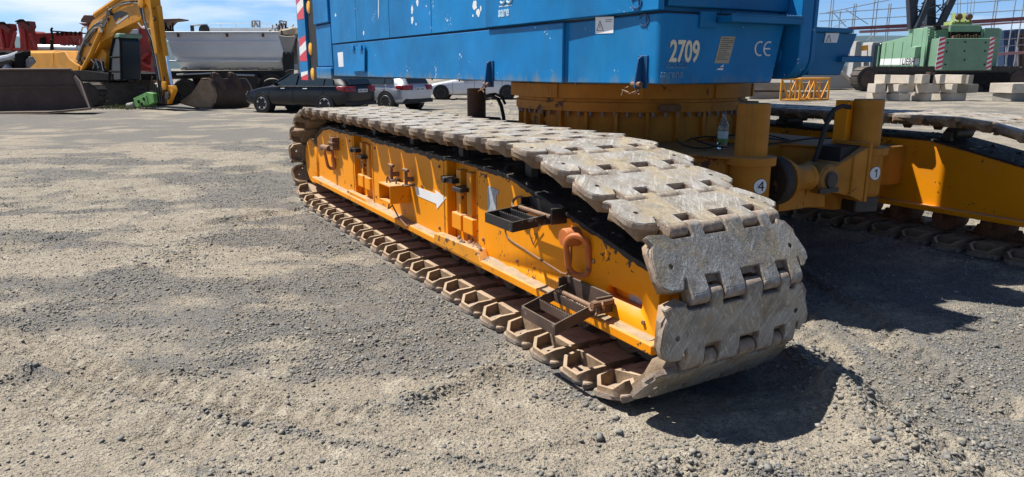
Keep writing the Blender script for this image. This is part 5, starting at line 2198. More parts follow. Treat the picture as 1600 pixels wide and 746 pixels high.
# ------------------------------------------------------------------ red rigs behind
YR = 42.0
rg = empty('drilling_rig', gnd(100, 150), label='red drilling rig lying low behind the digger cover', cat='rig')
rg.location.y = YR
trc(rg, 'mast_box', [(47, 51), (54, 49), (57, 52), (110, 51), (110, 71), (52, 72)], YR, .9, B['red'])
trc(rg, 'top_rail', [(82, 48), (127, 51), (127, 53), (82, 50)], YR - .1, 1.0, B['dig_dark'], 0)
for k in range(6):
    trc(rg, 'rail_post', [(88 + k * 7, 49.5), (90 + k * 7, 49.5), (90 + k * 7, 56), (88 + k * 7, 56)], YR - .12, .1, B['dig_dark'], 0)
for pts in ([(106, 56), (127, 56)], [(106, 70), (127, 70)], [(107, 56), (116, 70), (126, 56)], [(106, 56), (106, 70)], [(127, 50), (127, 76)]):
    trod(rg, 'lattice_bar', pts, YR, .07, B['red'], n=6)
trod(rg, 'grey_pipe', [(50, 75), (120, 76)], YR - .4, .12, B['lightgrey'], n=10)
trod(rg, 'grey_pipe', [(60, 72), (120, 73)], YR - .2, .08, B['galv'], n=10)
trod(rg, 'antenna', [(82, 78), (82, 58), (80, 46), (82, 44)], YR - .6, .06, B['dig_dark'], n=6)
trc(rg, 'housing', [(62, 70), (62, 60), (70, 58), (70, 71)], YR - .15, .1, B['dig_dark'], 0)
trc(rg, 'chassis', [(-10, 75), (130, 78), (130, 112), (-10, 112)], YR + .3, 1.6, B['red_dark'])
for (a, b) in ((20, 112), (60, 112), (100, 112)):
    trc(rg, 'outrigger', [(a, 112), (a + 8, 112), (a + 10, 146), (a - 2, 146)], YR + .4, .5, B['red_dark'])
rm = empty('rig_mast', at(36, 140, YR - 1.5), label='pair of upright red rig masts with dark heads at the left edge', cat='mast')
YM = YR - 1.5
for (pts, nm) in (([(27, 38), (43, 38), (48, 78), (36, 80), (31, 60)], 'mast'), ([(-6, 40), (9, 40), (13, 78), (-6, 78)], 'mast')):
    trc(rm, nm, pts, YM, .6, B['red'], .02)
for pts in ([(24, 50), (17, 78)], [(47, 52), (57, 76)], [(36, 44), (40, 78)], [(33, 40), (35, 78)], [(0, 44), (6, 78)]):
    trod(rm, 'brace', pts, YM - .1, .09, B['red'], n=6)
for (cx_, cy_) in ((34, 37), (4, 41)):
    trc(rm, 'mast_head', [(cx_ - 9, cy_), (cx_ - 8, cy_ - 3), (cx_ + 10, cy_ - 4), (cx_ + 12, cy_ + 5), (cx_ + 8, cy_ + 12), (cx_ + 2, cy_ + 6)], YM - .2, .6, B['red_dark'])
    for k in range(5):
        trod(rm, 'head_hose', [(cx_ - 10 + k * 2, cy_ - 3), (cx_ - 2 + k, cy_ - 6 + (k % 2)), (cx_ + 8 + k, cy_ - 1 + k)], YM - .25, .04, B['dig_dark'], n=5)
trc(rm, 'cross_bar', [(-10, 75), (40, 75), (40, 79), (-10, 79)], YM - .1, .5, B['red'])
trc(rm, 'base_frame', [(-10, 79), (40, 79), (44, 140), (-10, 140)], YM + .3, .6, B['red_dark'])

rt = empty('red_truck_crane', gnd(220, 152), label='red truck crane with a pale side panel behind the raised boom', cat='truck crane')
YT = rt.location.y
trc(rt, 'body', [(190, 128), (190, 72), (210, 70), (234, 66), (236, 130)], YT, 2.0, B['red_dark'], .03)
trc(rt, 'upper_frame', [(200, 72), (203, 46), (212, 40), (230, 44), (238, 84), (234, 112), (212, 112), (206, 90)], YT - .4, .4, B['red'], .03)
trc(rt, 'side_panel', [(203, 47), (215, 45.5), (217, 71), (204.5, 72)], YT - .55, .14, B['lightgrey'], .01)
trc(rt, 'panel_teeth', [(202, 48), (204, 50), (202, 53), (204.5, 56), (202.5, 60), (205, 64), (203, 68), (205, 72), (207, 72), (205, 48)], YT - .57, .015, B['sky_panel'], 0)
g = MB()
g.lathe(at(194, 49, YT - .2), (0, -1, 0), [(0, .1), (0, .42), (.3, .42), (.35, .3), (.35, .05)], 20)
adopt(g.build('winch_drum', B['red']), rt)
trc(rt, 'bumper', [(192, 112), (236, 108), (238, 122), (194, 122)], YT - .5, .3, B['red'], .02)
for pts in ([(202, 110), (232, 82)], [(206, 88), (234, 104)]):
    trod(rt, 'brace', pts, YT - .55, .1, B['red'], n=6)
for x in (204, 228):
    c = gnd(x, 152)
    wheel_at(rt, (c.x, YT - .1, .52), .52, .35, (0, -1, 0), B['red_dark'], 6)
trc(rt, 'roof_plate', [(126, 31), (131, 23.5), (143, 24), (140, 36), (126, 35)], YT + .3, .8, B['brown_wall'], .02)
trc(rt, 'roof_plate', [(246, 30), (280, 29), (280, 31), (262, 33), (250, 45), (244, 44)], YT + .3, 1.2, B['brown_wall'], .02)
trc(rt, 'boom_base', [(122, 36), (140, 36), (200, 58), (256, 46), (258, 56), (236, 70), (190, 74)], YT + .8, .5, B['red_dark'], .02)
for k in range(6):
    trod(rt, 'fitting', [(250 + k * 4, 52), (252 + k * 3.6, 44 - (k % 3) * 4), (256 + k * 3, 50)], YT + .2, .05, B['dig_dark'], n=5)

# ------------------------------------------------------------------ white tipper truck
YW = 34.5
tp_ = empty('tipper_truck', at(350, 158, YW), label='long white and grey tipper truck parked behind the dark car', cat='truck')
g = MB()
# half-pipe body: section in y,z swept in x, hull bulging to the viewer
pA, pB = at(258, 53, YW), at(434, 54, YW)
zt_ = pA.z
zb_ = at(350, 110, YW).z
hh = zt_ - zb_
sec = []
for k in range(13):
    f = k / 12
    sec.append((-.0 + .62 * (max(0, (f - .42) / .58) ** 2.0), zt_ - hh * f))
full = [(YW + a, z) for a, z in sec] + [(YW + 2.5 - a, z) for a, z in sec[::-1]]
xl = lambda z: pA.x + .42 * (zt_ - z) / hh * 1.0
xr = lambda z: pB.x + .40 * (zt_ - z) / hh
g.loft([(xl(z), y, z) for y, z in full], [(xr(z), y, z) for y, z in full])
adopt(g.build('tipper_body', B['tipper'], smooth=40), tp_)
g = MB()
g.box((pA.x - .05, YW - .07, zt_ - .02), (pB.x + .06, YW - .002, zt_ + .10))
g.box((pA.x - .05, YW + 2.5, zt_ - .02), (pB.x + .06, YW + 2.57, zt_ + .1))
adopt(g.build('top_rim', B['sky_panel'], bevel=.015), tp_)
for (pz, w_) in ((66, .05), (96, .04)):
    z = at(350, pz, YW).z
    g = MB()
    g.box((pA.x + .05, YW - .035, z - w_), (pB.x, YW - .0005 + (.06 if pz > 90 else 0), z + w_))
    adopt(g.build('body_rib', B['tipper'], bevel=.01), tp_)
for px in (280, 356, 412):
    p = at(px, 56, YW)
    g = MB()
    g.box((p.x - .05, YW - .12, p.z - .06), (p.x + .05, YW - .071, p.z + .10))
    adopt(g.build('tarp_hook', B['red_dark']), tp_)
trc(tp_, 'front_board', [(434, 55), (448, 57), (461, 56), (458, 70), (447, 108), (443, 108), (438, 88)], YW + .1, 2.3, B['tipper_front'], .02)
trc(tp_, 'far_board', [(327, 44), (432, 43.5), (432, 54), (330, 54)], YW + 2.7, .06, B['sky_panel'], 0)
trod(tp_, 'mesh_rail', [(327, 44), (330, 37), (424, 37.5), (430, 43)], YW + 2.6, .02, B['sky_panel'], n=5)
for k in range(4):
    trod(tp_, 'mesh_rail', [(345 + k * 24, 37), (345 + k * 24, 44)], YW + 2.6, .015, B['sky_panel'], n=5)
trod(tp_, 'tarp_arm', [(301.5, 52), (300, 40), (323, 39), (326, 44)], YW + .6, .05, B['galv'], n=6)
trod(tp_, 'arm_post', [(301, 53), (300, 40)], YW + .55, .09, B['frame_black'], n=8)
g = MB()
g.lathe(at(319.5, 47.5, YW + .6), (.3, -1, 0), [(0, .05), (0, .24), (.12, .24), (.12, .05)], 20)
adopt(g.build('tarp_roll', B['frame_black']), tp_)
for pts in ([(394, 43), (394, 33), (399, 33)], [(397, 43), (399, 33)], [(405.5, 43), (405.5, 33), (401, 33)], [(403, 43), (400, 36)], [(436, 50), (437, 33), (441, 33)], [(446, 52), (447, 33.5), (442, 34)], [(440, 50), (443, 36)]):
    trod(tp_, 'steel_bracket', pts, YW + 1.2, .05, B['rubble'], n=5)
rr = random.Random(12)
for k in range(26):
    x, y = rr.gauss(436, 7), rr.uniform(39, 54)
    trod(tp_, 'branch', [(x, y + 4), (x + rr.uniform(-7, 7), y - rr.uniform(1, 8))], YW + rr.uniform(.3, 1.5), .035, B['rubble'] if k % 3 else B['dig_dark'], n=5)
trc(tp_, 'load_heap', [(420, 55), (424, 47), (432, 50), (440, 46), (450, 44), (458, 41), (464, 46), (464, 56)], YW + .3, 1.6, B['sand'], .08)
for k in range(7):
    trod(tp_, 'air_hose', [(444 + k * 2.2, 82 + (k % 3) * 3), (443 + k * 2.4, 96), (445 + k * 2.1, 112)], YW + .05, .06, B['frame_black'], n=6)
trc(tp_, 'chassis_rail', [(262, 111), (446, 110), (446, 122), (262, 124)], YW + .45, 1.4, B['frame_black'], .02)
trc(tp_, 'underbody', [(300, 122), (400, 120), (410, 146), (304, 148)], YW + .9, .9, B['frame_black'], .02)
for k in range(8):
    x = 281 + k * 22.5
    trc(tp_, 'bearer', [(x, 106.5), (x + 10, 106.5), (x + 8.5, 109.8), (x + 1.5, 109.8)], YW + .42, .1, B['tipper_front'], .01)
trc(tp_, 'mudguard', [(275, 116), (330, 113.5), (330, 115.5), (276, 118)], YW + .0, .5, B['lightgrey'], .01)
for px in (286.5, 424):
    c = at(px, 141, YW)
    wheel_at(tp_, (c.x, YW + .02, .53), .53, .42, (0, -1, 0), B['tipper_front'] if px > 300 else B['frame_black'], 6)
c = at(424, 141, YW)
g = MB()
g.tube([(c.x + .66 * math.cos(q), YW + .2, .53 + .66 * math.sin(q)) for q in np.linspace(-.1, PI + .1, 16)], .09, 8)
adopt(g.build('mudguard', M['tyre']), tp_)
c = at(318, 141, YW)
wheel_at(tp_, (c.x + .4, YW + .12, .53), .53, .42, (0, -1, 0), B['frame_black'], 6)
trc(tp_, 'battery_box', [(362, 116), (402, 116), (402, 142), (362, 144)], YW + .15, .5, B['frame_black'], .03)
trod(tp_, 'side_bar', [(366, 117), (398, 118)], YW + .1, .05, B['galv'], n=6)
trc(tp_, 'cab', [(464, 108), (462.5, 70), (466, 48), (472, 42), (560, 42), (560, 142), (464, 142)], YW + .1, 2.3, B['sky_panel'], .12)
wheel_at(tp_, (at(486, 141, YW).x, YW + .05, .53), .53, .36, (0, -1, 0), B['frame_black'], 6)

# loose digger bucket on the gravel
bk = empty('digger_bucket', gnd(330, 170), label='loose rusty digger bucket lying on the gravel in front of the tipper', cat='bucket')
YK = bk.location.y
P0 = [(273.6, 160.4), (286, 156), (300, 145), (308, 133), (314, 124), (326, 123), (334, 135), (338, 149), (336, 160), (330, 170), (312, 170.5), (296, 167)]
prof = [at(x, y, YK - .4) for x, y in P0]
dirx = Vector((1.15, .85, 0))
inner = [(286, 158.5), (302, 148), (311, 135), (316, 127), (324, 126), (331, 137), (334.5, 150), (332, 160), (327, 166.5), (312, 167), (298, 164)]
g = MB()
shell = [at(x, y, YK - .4) for x, y in [(314, 124), (326, 123), (334, 135), (338, 149), (336, 160), (330, 170), (312, 170.5), (273.6, 160.4)]]
shin = [at(x, y, YK - .4) for x, y in [(316, 127), (324, 126), (331, 137), (334.5, 150), (332, 160), (327, 166.5), (312, 167), (276, 160.2)]]
g.ext(shell + shin[::-1], dirx)
adopt(g.build('bucket_shell', B['bucket_brown'], bevel=.01), bk)
g = MB()
g.ext([at(x, y, YK - .41) for x, y in [(273.6, 160.4), (286, 156), (300, 145), (308, 133), (314, 124), (320, 127), (312, 144), (300, 156), (288, 163)]], dirx * .03)
adopt(g.build('side_cutter', B['bucket_worn']), bk)
g = MB()
g.ext([p + dirx * .97 for p in prof], dirx * .03)
adopt(g.build('side_wall', B['bucket_worn']), bk)
g = MB()
g.ext([at(x, y, YK - .405) for x, y in [(316, 126), (325, 125), (332, 136), (336, 149), (334, 160), (329, 168), (312, 168.5), (290, 163), (300, 150), (306, 142)]], dirx * .02)
adopt(g.build('side_wall', B['bucket_worn']), bk)
g = MB()
g.tube([at(x, y, YK - .42) for x, y in [(314, 123.5), (326, 122.8), (334, 135), (338, 149), (336, 160), (330, 170), (312, 170.5)]], .03, 6)
adopt(g.build('rim_bead', B['bucket_worn']), bk)
for f in (.12, .55):
    b0 = dirx * f
    g = MB()
    g.ext([at(x, y, YK - .4) + b0 for x, y in [(319, 126), (320, 117), (325, 112.5), (333, 116), (341, 126), (344, 140), (340, 142), (334, 130)]], dirx * .05)
    g.lathe(at(325, 117, YK - .4) + b0 - dirx * .01, dirx, [(0, .05), (0, .1), (dirx.length * .07, .1), (dirx.length * .07, .05)], 14)
    adopt(g.build('hanger_lug', B['bucket_brown'], bevel=.008), bk)
for k in range(4):
    g = MB()
    p = at(274.5, 160.4, YK - .4) + dirx * (.08 + .27 * k)
    g.ext([p + Vector((.1, 0, .06)), p + Vector((-.22, 0, -.03)), p + Vector((.1, 0, -.05))], dirx * .08)
    adopt(g.build('tooth', B['bucket_worn']), bk)

# ------------------------------------------------------------------ right side: lattice section, concrete, green crane, scaffold
YL = gnd(1250, 157).y
lt = empty('lattice_section', gnd(1255, 157), label='short orange crane lattice section standing on the gravel', cat='lattice mast')
PA, PB_, PC, PD = gnd(1219, 158), gnd(1248, 158.5), gnd(1293, 157), gnd(1262, 153.5)
hL = 1.05
cor = [PA, PB_, PC, PC + (PA - PB_)]


def post(a, r=.055, nm='chord'):
    g = MB()
    g.tube([a + Vector((0, 0, .03)), a + Vector((0, 0, hL))], r, 8)
    adopt(g.build(nm, B['lattice']), lt)


for a in cor:
    post(a)
for i in range(4):
    a, b = cor[i], cor[(i + 1) % 4]
    for zz in (.06, hL):
        g = MB()
        g.tube([a + Vector((0, 0, zz)), b + Vector((0, 0, zz))], .05, 8)
        adopt(g.build('chord', B['lattice']), lt)
    nb = 4 if i % 2 else 2
    for k in range(nb):
        p = a.lerp(b, k / nb) + Vector((0, 0, .06 if k % 2 else hL))
        q = a.lerp(b, (k + 1) / nb) + Vector((0, 0, hL if k % 2 else .06))
        g = MB()
        g.tube([p, q], .035, 6)
        adopt(g.build('brace', B['lattice']), lt)
    post(a.lerp(b, .5), .04, 'brace')


def block(name, label, px0, px1, px2, yt, yb, mat, Y=None, cat='concrete block', group=None, ang=None):
    """a real block turned about its near vertical edge: its lit face runs back to the left, its end runs back to the right"""
    c = at(px1, yb, Y)
    h = at(px1, yt, Y).z - c.z
    ang = (R(24) if ang is None else ang) + random.uniform(-.05, .05)
    tl = Vector((-math.sin(ang), math.cos(ang), 0))
    tr = Vector((math.cos(ang), math.sin(ang), 0))

    def reach(t, px):
        k = (px - CX) / FPX
        # walk along t until the column px is met
        lo, hi = 0.02, 9.0
        sg = 1 if px > px1 else -1
        for _ in range(40):
            m_ = (lo + hi) / 2
            p = c + t * m_ - CP
            if sg * (p.dot(CR) / p.dot(CF) - k) < 0:
                lo = m_
            else:
                hi = m_
        return lo
    a_, b_ = reach(tl, px0), reach(tr, px2)
    b_ = max(b_, .35)
    g = MB()
    q = [Vector((0, 0, 0)), tr * b_, tr * b_ + tl * a_, tl * a_]
    jit = [Vector((random.uniform(-.012, .012), random.uniform(-.012, .012), random.uniform(-.012, .006))) for _ in q]
    g.loft(q, [p + Vector((0, 0, h)) + j for p, j in zip(q, jit)])
    o = g.build(name, mat, bevel=.02, seg=2)
    o.location = c
    tag(o, label=label, cat=cat, group=group)
    return o


YC = gnd(1420, 158.3).y
zfix = 0
gG = 'concrete blocks in the long stack'
rows = [('bottom', 146.2, 158.2, [(1352, 1376, 1381), (1381, 1404, 1422), (1423.4, 1447, 1453), (1453, 1485, 1509)]),
        ('middle', 131.5, 144.6, [(1354, 1367.5, 1383.5), (1384.7, 1403, 1428), (1429, 1446, 1468), (1468, 1487, 1495), (1495, 1511, 1528)]),
        ('top', 117, 130.4, [(1365.3, 1382.4, 1387), (1387, 1420, 1427), (1427, 1440, 1452), (1456.5, 1468, 1473.5), (1473.5, 1502, 1508), (1508, 1513, 1519.5)])]
ords = ['first', 'second', 'third', 'fourth', 'fifth', 'sixth']
for rn, yt, yb, L in rows:
    for k, (a, b, c_) in enumerate(L):
        mt = B['concrete_old'] if (rn != 'bottom' and k == len(L) - 1) else B['concrete']
        j_ = random.uniform(-.7, .7)
        block('concrete_block', f'concrete block in the {rn} layer of the long stack, {ords[k]} from the left', a, b, c_, yt + j_, yb + (1.0 if rn != 'bottom' else 0), mt, YC - random.uniform(0, .3), group=gG)
for k, (x, yy, w_) in enumerate(((1395, 145, 50), (1470, 145, 70), (1400, 131, 60), (1480, 131, 50))):
    block('timber_packer', f'thin timber packer between the {"bottom and middle" if k < 2 else "middle and top"} layers of blocks, at the {"left" if k % 2 == 0 else "right"}', x - w_ / 2, x - w_ / 2 + 6, x + w_ / 2, yy - .1, yy + 1.6, B['brown_wall'], YC + .1, cat='timber', group='timber packers in the block stack', ang=.1)
block('rubble_stone', 'small brownish broken stone on top of the long concrete stack', 1446, 1453, 1458, 112.5, 117.6, B['bucket_brown'], YC, cat='stone')
YS = gnd(1580, 159.5).y
block('concrete_slab', 'lower grey concrete slab of the pair at the right edge', 1549, 1580, 1650, 146.5, 159.3, B['concrete_old'], YS, cat='concrete slab')
block('concrete_slab', 'upper pale concrete slab of the pair at the right edge', 1545, 1581, 1650, 130.5, 146.2, B['concrete'], YS - .1, cat='concrete slab')
YQ = gnd(1200, 156).y
block('concrete_slab', 'lower dark concrete slab behind the orange lattice section', 1166, 1171, 1294, 144, 155.5, B['concrete_old'], YQ + .6, cat='concrete slab', ang=.02)
block('concrete_slab', 'upper dark concrete slab behind the orange lattice section', 1170, 1176, 1288, 129, 141.5, B['concrete_old'], YQ + .6, cat='concrete slab', ang=.02)
block('timber_packer', 'brown timber between the two dark slabs behind the lattice section', 1172, 1175, 1230, 141.6, 143.9, B['brown_wall'], YQ + .7, cat='timber', ang=.02)

YG = 50.0
gr = empty('crawler_crane', at(1460, 142, YG), label='pale green crawler crane with black lattice boom behind the concrete blocks', cat='crawler crane')


def gbox(name, x0, x1, yt, yb, Y, depth, mat, bevel=.03):
    a, b = at(x0, yb, Y), at(x1, yt, Y)
    g = MB()
    g.box((a.x, Y, a.z), (b.x, Y + depth, b.z))
    return adopt(g.build(name, mat, bevel=bevel), gr)


a, b = at(1461, 110, YG), at(1566, 44, YG)
# rear counterweight + deck house
gbox('counterweight', 1463, 1557, 60, 110.5, YG - .6, 1.2, B['pale_green2'])
gbox('rear_house', 1455, 1566, 45, 111, YG + .61, 2.0, B['pale_green'])
gbox('rear_recess', 1485, 1535, 42, 59, YG + .3, .3, B['dig_dark'])
gbox('rear_top', 1484, 1534, 39, 50, YG + .1, .19, B['pale_green2'])
for k in range(6):
    gbox('louvre', 1451, 1482, 43.5 + k * 4, 45.6 + k * 4, YG + .5, .12, B['pale_green2'], .005)
gbox('corner_post', 1441.5, 1450, 42, 112, YG + .55, .5, B['pale_green'])
gbox('rear_panel', 1537, 1562, 44, 58, YG + .55, .06, B['pale_green2'], 0)
for (x0, x1) in ((1461, 1478), (1540, 1555)):
    p, q = at(x0, 109, YG - .6), at(x1, 58, YG - .6)
    g = MB()
    wdt = q.x - p.x
    g.box((p.x, YG - .62, p.z), (q.x, YG - .603, q.z))
    g.m(1)
    n = 7
    hz = (q.z - p.z) / n
    for k in range(n):
        z0 = p.z + k * hz
        g.ext([(p.x, YG - .623, z0), (q.x, YG - .623, z0 + hz * .55), (q.x, YG - .623, min(q.z, z0 + hz * 1.05)), (p.x, YG - .623, z0 + hz * .5)], (0, .0025, 0))
    adopt(g.build('warning_chevron', [M['white'], M['chev_red']]), gr)
for (x, y) in ((1481, 67), (1508, 66), (1540, 67), (1479, 81), (1507, 80), (1539, 80), (1507, 94), (1477, 101), (1538, 101)):
    g = MB()
    g.lathe(at(x, y, YG - .605), (0, -1, 0), [(0, .02), (0, .06), (.03, .05), (.03, .02)], 8)
    adopt(g.build('bolt', B['dig_dark']), gr)
# long lit side, running away from the rear corner
pc = at(1444, 111, YG + .9)
g = MB()
xs0 = pc.x
zb0 = pc.z
zt0 = at(1444, 44, YG + .9).z
g.ext([(xs0, YG + .9, zb0), (xs0, YG + .9, zt0), (xs0, YG + 3.6, zt0 + .1), (xs0, YG + 3.6, zt0 - .45), (xs0, YG + 7.2, zt0 - .75), (xs0, YG + 7.2, zb0)], (3.6, 0, 0))
adopt(g.build('side_house', B['pale_green'], bevel=.03), gr)
for yy in (1.6, 2.9, 4.1, 5.4, 6.5):
    g = MB()
    g.box((xs0 - .035, YG + yy, zb0 + .05), (xs0 - .001, YG + yy + .05, zt0 - (.1 if yy < 3.5 else .8)))
    adopt(g.build('door_edge', B['pale_green2']), gr)
g = MB()
g.box((xs0 - .022, YG + 1.0, zb0 + .42), (xs0 - .002, YG + 7.1, zb0 + .88))
adopt(g.build('white_band', M['white']), gr)
t_ = text('lettering', 'LIEBH', .62, basis((xs0 - .024, YG + 3.9, zb0 + .44), (0, -1, 0), (0, 0, 1)), M['ink'], None, 1.1, .012)
adopt(t_, gr)
g = MB()
g.loft([(xs0 - .7, YG + 1.1, zb0 + .9), (xs0 - .001, YG + 1.1, zb0 + .9), (xs0 - .001, YG + 2.5, zb0 + .9), (xs0 - .3, YG + 2.5, zb0 + .9)], [(xs0 - .7, YG + 1.1, zb0 + 1.6), (xs0 - .001, YG + 1.1, zb0 + 1.7), (xs0 - .001, YG + 2.5, zb0 + 1.7), (xs0 - .3, YG + 2.5, zb0 + 1.6)])
adopt(g.build('side_tank', B['pale_green']), gr)
# cab at the far front corner
g = MB()
g.ext([(xs0 - .1, YG + 7.25, zb0 + .3), (xs0 - .1, YG + 7.25, zt0 - .8), (xs0 - .1, YG + 8.6, zt0 - 1.0), (xs0 - .1, YG + 9.0, zb0 + .3)], (1.4, 0, 0))
adopt(g.build('cab', B['cab_glass'], bevel=.05), gr)
for yy in (7.3, 8.2, 8.9):
    g = MB()
    g.bar((xs0 - .12, YG + yy, zb0 + .3), (xs0 - .12, YG + yy, zt0 - 1.0), .1)
    adopt(g.build('cab_pillar', B['pale_green2']), gr)
# crawlers, lying across the view
tracktrace(gr, 1338, 1608, 105, 141.5, YG - .4, 1.1, B['track_dark'], 64)
tracktrace(gr, 1345, 1600, 107, 138, YG + 6.0, 1.1, B['track_dark'], 50)
for k in range(11):
    g = MB()
    g.lathe(at(1362 + k * 22.5, 134, YG - .45), (0, -1, 0), [(0, .05), (0, .24), (.1, .26), (.12, .05)], 14)
    adopt(g.build('track_roller', B['dig_dark']), gr)
for px in (1357, 1590):
    g = MB()
    g.lathe(at(px, 124, YG - .45), (0, -1, 0), [(0, .05), (0, .52), (.06, .56), (.1, .40), (.12, .1)], 24)
    adopt(g.build('idler_wheel', B['bucket_brown']), gr)
gbox('side_frame', 1372, 1578, 114, 134, YG - .55, .6, B['dig_dark'])
gbox('centre_frame', 1410, 1560, 108, 134, YG + .8, 5, B['dig_dark'])
# winch sheaves and rail on top
gbox('sheave_frame', 1487, 1520, 34, 39.5, YG + .8, 1.0, B['yel_green'])
for px in (1497, 1513):
    g = MB()
    g.lathe(at(px, 27, YG + .9), (0, -1, 0), [(0, .05), (0, .20), (.04, .14), (.16, .14), (.2, .2), (.2, .05)], 20)
    adopt(g.build('sheave', B['rust_red'] if 'rust_red' in B else M['rust']), gr)
    gbox('sheave_plate', px - 5.5, px - 3.5, 20, 36, YG + .7, .5, B['yel_green'], .01)
    gbox('sheave_plate', px + 3.5, px + 5.5, 22, 36, YG + .7, .5, B['yel_green'], .01)
for k in range(10):
    gbox('rust_fitting', 1489 + k * 4.4, 1492 + k * 4.4, 56 - (k % 3), 61, YG - .05, .2, M['rust'], .01)
# lattice boom and A-frame
YBm = YG + 3.0
zq = [(1422, 45), (1424, -30), (1457, 45), (1462, -30)]


def bm_(pts, r, mat=None):
    trod(gr, 'boom_strut', pts, YBm, r, mat or B['boom'], n=8)


trc(gr, 'boom_leg', [(1423, 45), (1435, 45), (1434, 8), (1440, -20), (1420, -20)], YBm, .5, B['boom'])
trc(gr, 'boom_leg', [(1448, 40), (1463, 40), (1462, -20), (1452, -20)], YBm + .2, .5, B['boom'])
trc(gr, 'boom_leg', [(1431, 44), (1438, 44), (1468, -20), (1456, -20)], YBm - .4, .35, B['boom'])
trc(gr, 'backstay', [(1466, 39), (1476, 40), (1504, -20), (1492, -20)], YBm - .5, .3, B['boom'])
for pts in ([(1471, 36), (1476, -20)], [(1430, 20), (1470, 8)], [(1428, 12), (1466, 30)], [(1440, 6), (1460, -4)], [(1463, 8), (1475, 20)], [(1463, 20), (1475, 8)], [(1475, 8), (1486, -8)], [(1466, 34), (1475, 26)]):
    bm_(pts, .045)
for x in (1496, 1500, 1511, 1516, 1521):
    trod(gr, 'hoist_rope', [(x, 24), (x + (x - 1480) * .1, -30)], YBm, .022, B['galv'], n=5)
trc(gr, 'hook_block', [(1462, 40), (1470, 40), (1472, 46), (1464, 48)], YG + .4, .3, B['dig_dark'])

# ------------------------------------------------------------------ scaffold with long beams
YF = 62.0
sc = empty('scaffolding', gnd(1400, 135), label='grey tube scaffolding with red-brown beams behind the green crane', cat='scaffold')
sc.location.y = YF
for k, x in enumerate((1286.5, 1290, 1302, 1322, 1325, 1352.5, 1357.5, 1375, 1378, 1536, 1540, 1567, 1580, 1602)):
    top = -30 if k in (0, 1, 5, 6, 10, 11) else (18 if k in (2,) else 6 if k < 9 else -12)
    a = gnd(x, 134)
    p0, p1 = at(x, 128, YF + (k % 2) * .9), at(x, top, YF + (k % 2) * .9)
    p1.x = p0.x
    g = MB()
    g.tube([p0, p1], .045, 6)
    adopt(g.build('standard', B['galv']), sc)
for (y0, y1, x0, x1, dy) in ((22, -4, 1280, 1640, 0), (33.5, 14, 1280, 1640, .9), (20.5, -2, 1290, 1400, .9), (62, 57, 1560, 1640, -.5), (73, 67, 1560, 1640, -.5), (78, 77, 1340, 1400, 0)):
    trod(sc, 'ledger', [(x0, y0), (x1, y1)], YF + dy, .04, B['galv'], n=6)
for pts in ([(1321, 15), (1356, 38)], [(1302, 20), (1322, 42)], [(1322, 33), (1304, 42)], [(1354, 64), (1374, 48)]):
    trod(sc, 'diagonal_brace', pts, YF + .1, .035, B['galv'], n=6)
for (pts, m_) in (([(1326, 42.5), (1430, 37), (1640, 24), (1640, 30), (1430, 43), (1326, 47)], B['beam_red']), ([(1345, 48), (1430, 43.6), (1640, 31), (1640, 33), (1430, 48.2), (1345, 52)], B['beam_pink'])):
    trc(sc, 'long_beam', pts, YF - .3, .3, m_, 0)
trc(sc, 'long_beam', [(1555, 83), (1640, 78), (1640, 82), (1555, 87.5)], YF - 1.2, .25, B['beam_pink'], 0)
trc(sc, 'long_beam', [(1358, 90), (1395, 91), (1395, 95), (1358, 94)], YF - 1.0, .3, B['beam_red'], 0)
for x in (1558, 1572, 1590):
    trod(sc, 'standard', [(x, 112), (x, 74)], YF - 1, .06, B['galv'], n=6)

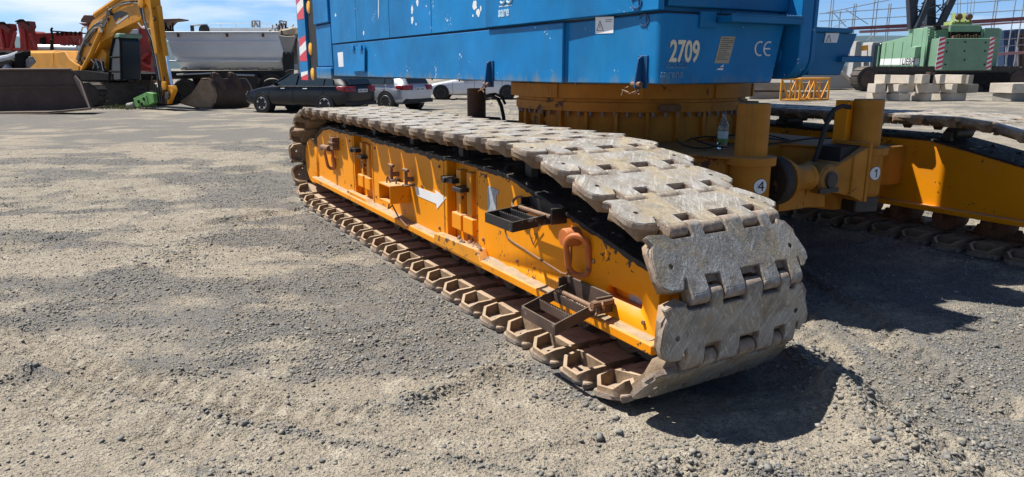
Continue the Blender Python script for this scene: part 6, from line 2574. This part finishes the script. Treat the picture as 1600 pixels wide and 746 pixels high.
cwall = empty('concrete_pier', gnd(1375, 133), label='pale concrete pier standing left of the green crane', cat='concrete pier')
YP = 58.0
cwall.location.y = YP
trc(cwall, 'pier_shaft', [(1357, 132), (1362, 72), (1364, 66), (1386, 66), (1388, 132)], YP, 1.6, B['concrete_grey'], .03)
trc(cwall, 'pier_edge', [(1380.5, 132), (1382, 66), (1389, 66), (1388, 132)], YP - .12, .11, B['concrete'], .02)
trc(cwall, 'yellow_board', [(1345, 72), (1362, 70), (1362, 78), (1345, 80)], YP + .6, .1, B['lattice'], 0)
trc(cwall, 'wing_wall', [(1328, 132), (1338, 65), (1346, 64), (1346, 132)], YP + .5, .8, B['concrete_grey'], .02)
rp = empty('concrete_ramp', gnd(1320, 138), label='sloping grey concrete ramp behind the blue side platform', cat='ramp')
YPr = 54.0
rp.location.y = YPr
trc(rp, 'ramp_body', [(1240, 138), (1240, 112), (1314, 112), (1345, 137), (1345, 139)], YPr, 3.0, B['concrete_grey'], .02)
trc(rp, 'ramp_kerb', [(1312, 112.5), (1317, 111.5), (1347, 137.5), (1341, 138.5)], YPr - .15, .3, B['concrete'], .01)
nc = empty('container', gnd(1578, 128), label='dark blue steel container at the right edge behind the scaffold', cat='container')
YN = 72.0
nc.location.y = YN
trc(nc, 'container_body', [(1569, 128), (1568.5, 48), (1586, 48), (1587, 128)], YN, 2.4, B['navy'], .02)
for k in range(5):
    trc(nc, 'container_rib', [(1570.5 + k * 3.4, 124), (1570.5 + k * 3.4, 50), (1572 + k * 3.4, 50), (1572 + k * 3.4, 124)], YN - .05, .049, B['navy'], 0)
bw_ = empty('site_shed', gnd(1600, 128), label='brown clad shed cut by the right edge of the frame', cat='shed')
bw_.location.y = 74
trc(bw_, 'shed_wall', [(1588, 126), (1588, 52), (1660, 50), (1660, 126)], 74, 3, B['brown_wall'], 0)
trc(bw_, 'shed_roof', [(1586, 52), (1586, 46), (1660, 43), (1660, 50)], 73.8, 3.4, B['navy'], 0)
for k in range(6):
    trc(bw_, 'cladding_post', [(1590 + k * 6, 126), (1590 + k * 6, 56), (1592 + k * 6, 56), (1592 + k * 6, 126)], 73.9, .09, B['bucket_brown'], 0)
ut = empty('yard_wall', gnd(1490, 131), label='long low grey wall far behind the green crane', cat='wall')
ut.location.y = 80
trc(ut, 'wall_panel', [(1280, 127), (1280, 104), (1640, 100), (1640, 127)], 80, .4, B['concrete_grey'], 0)
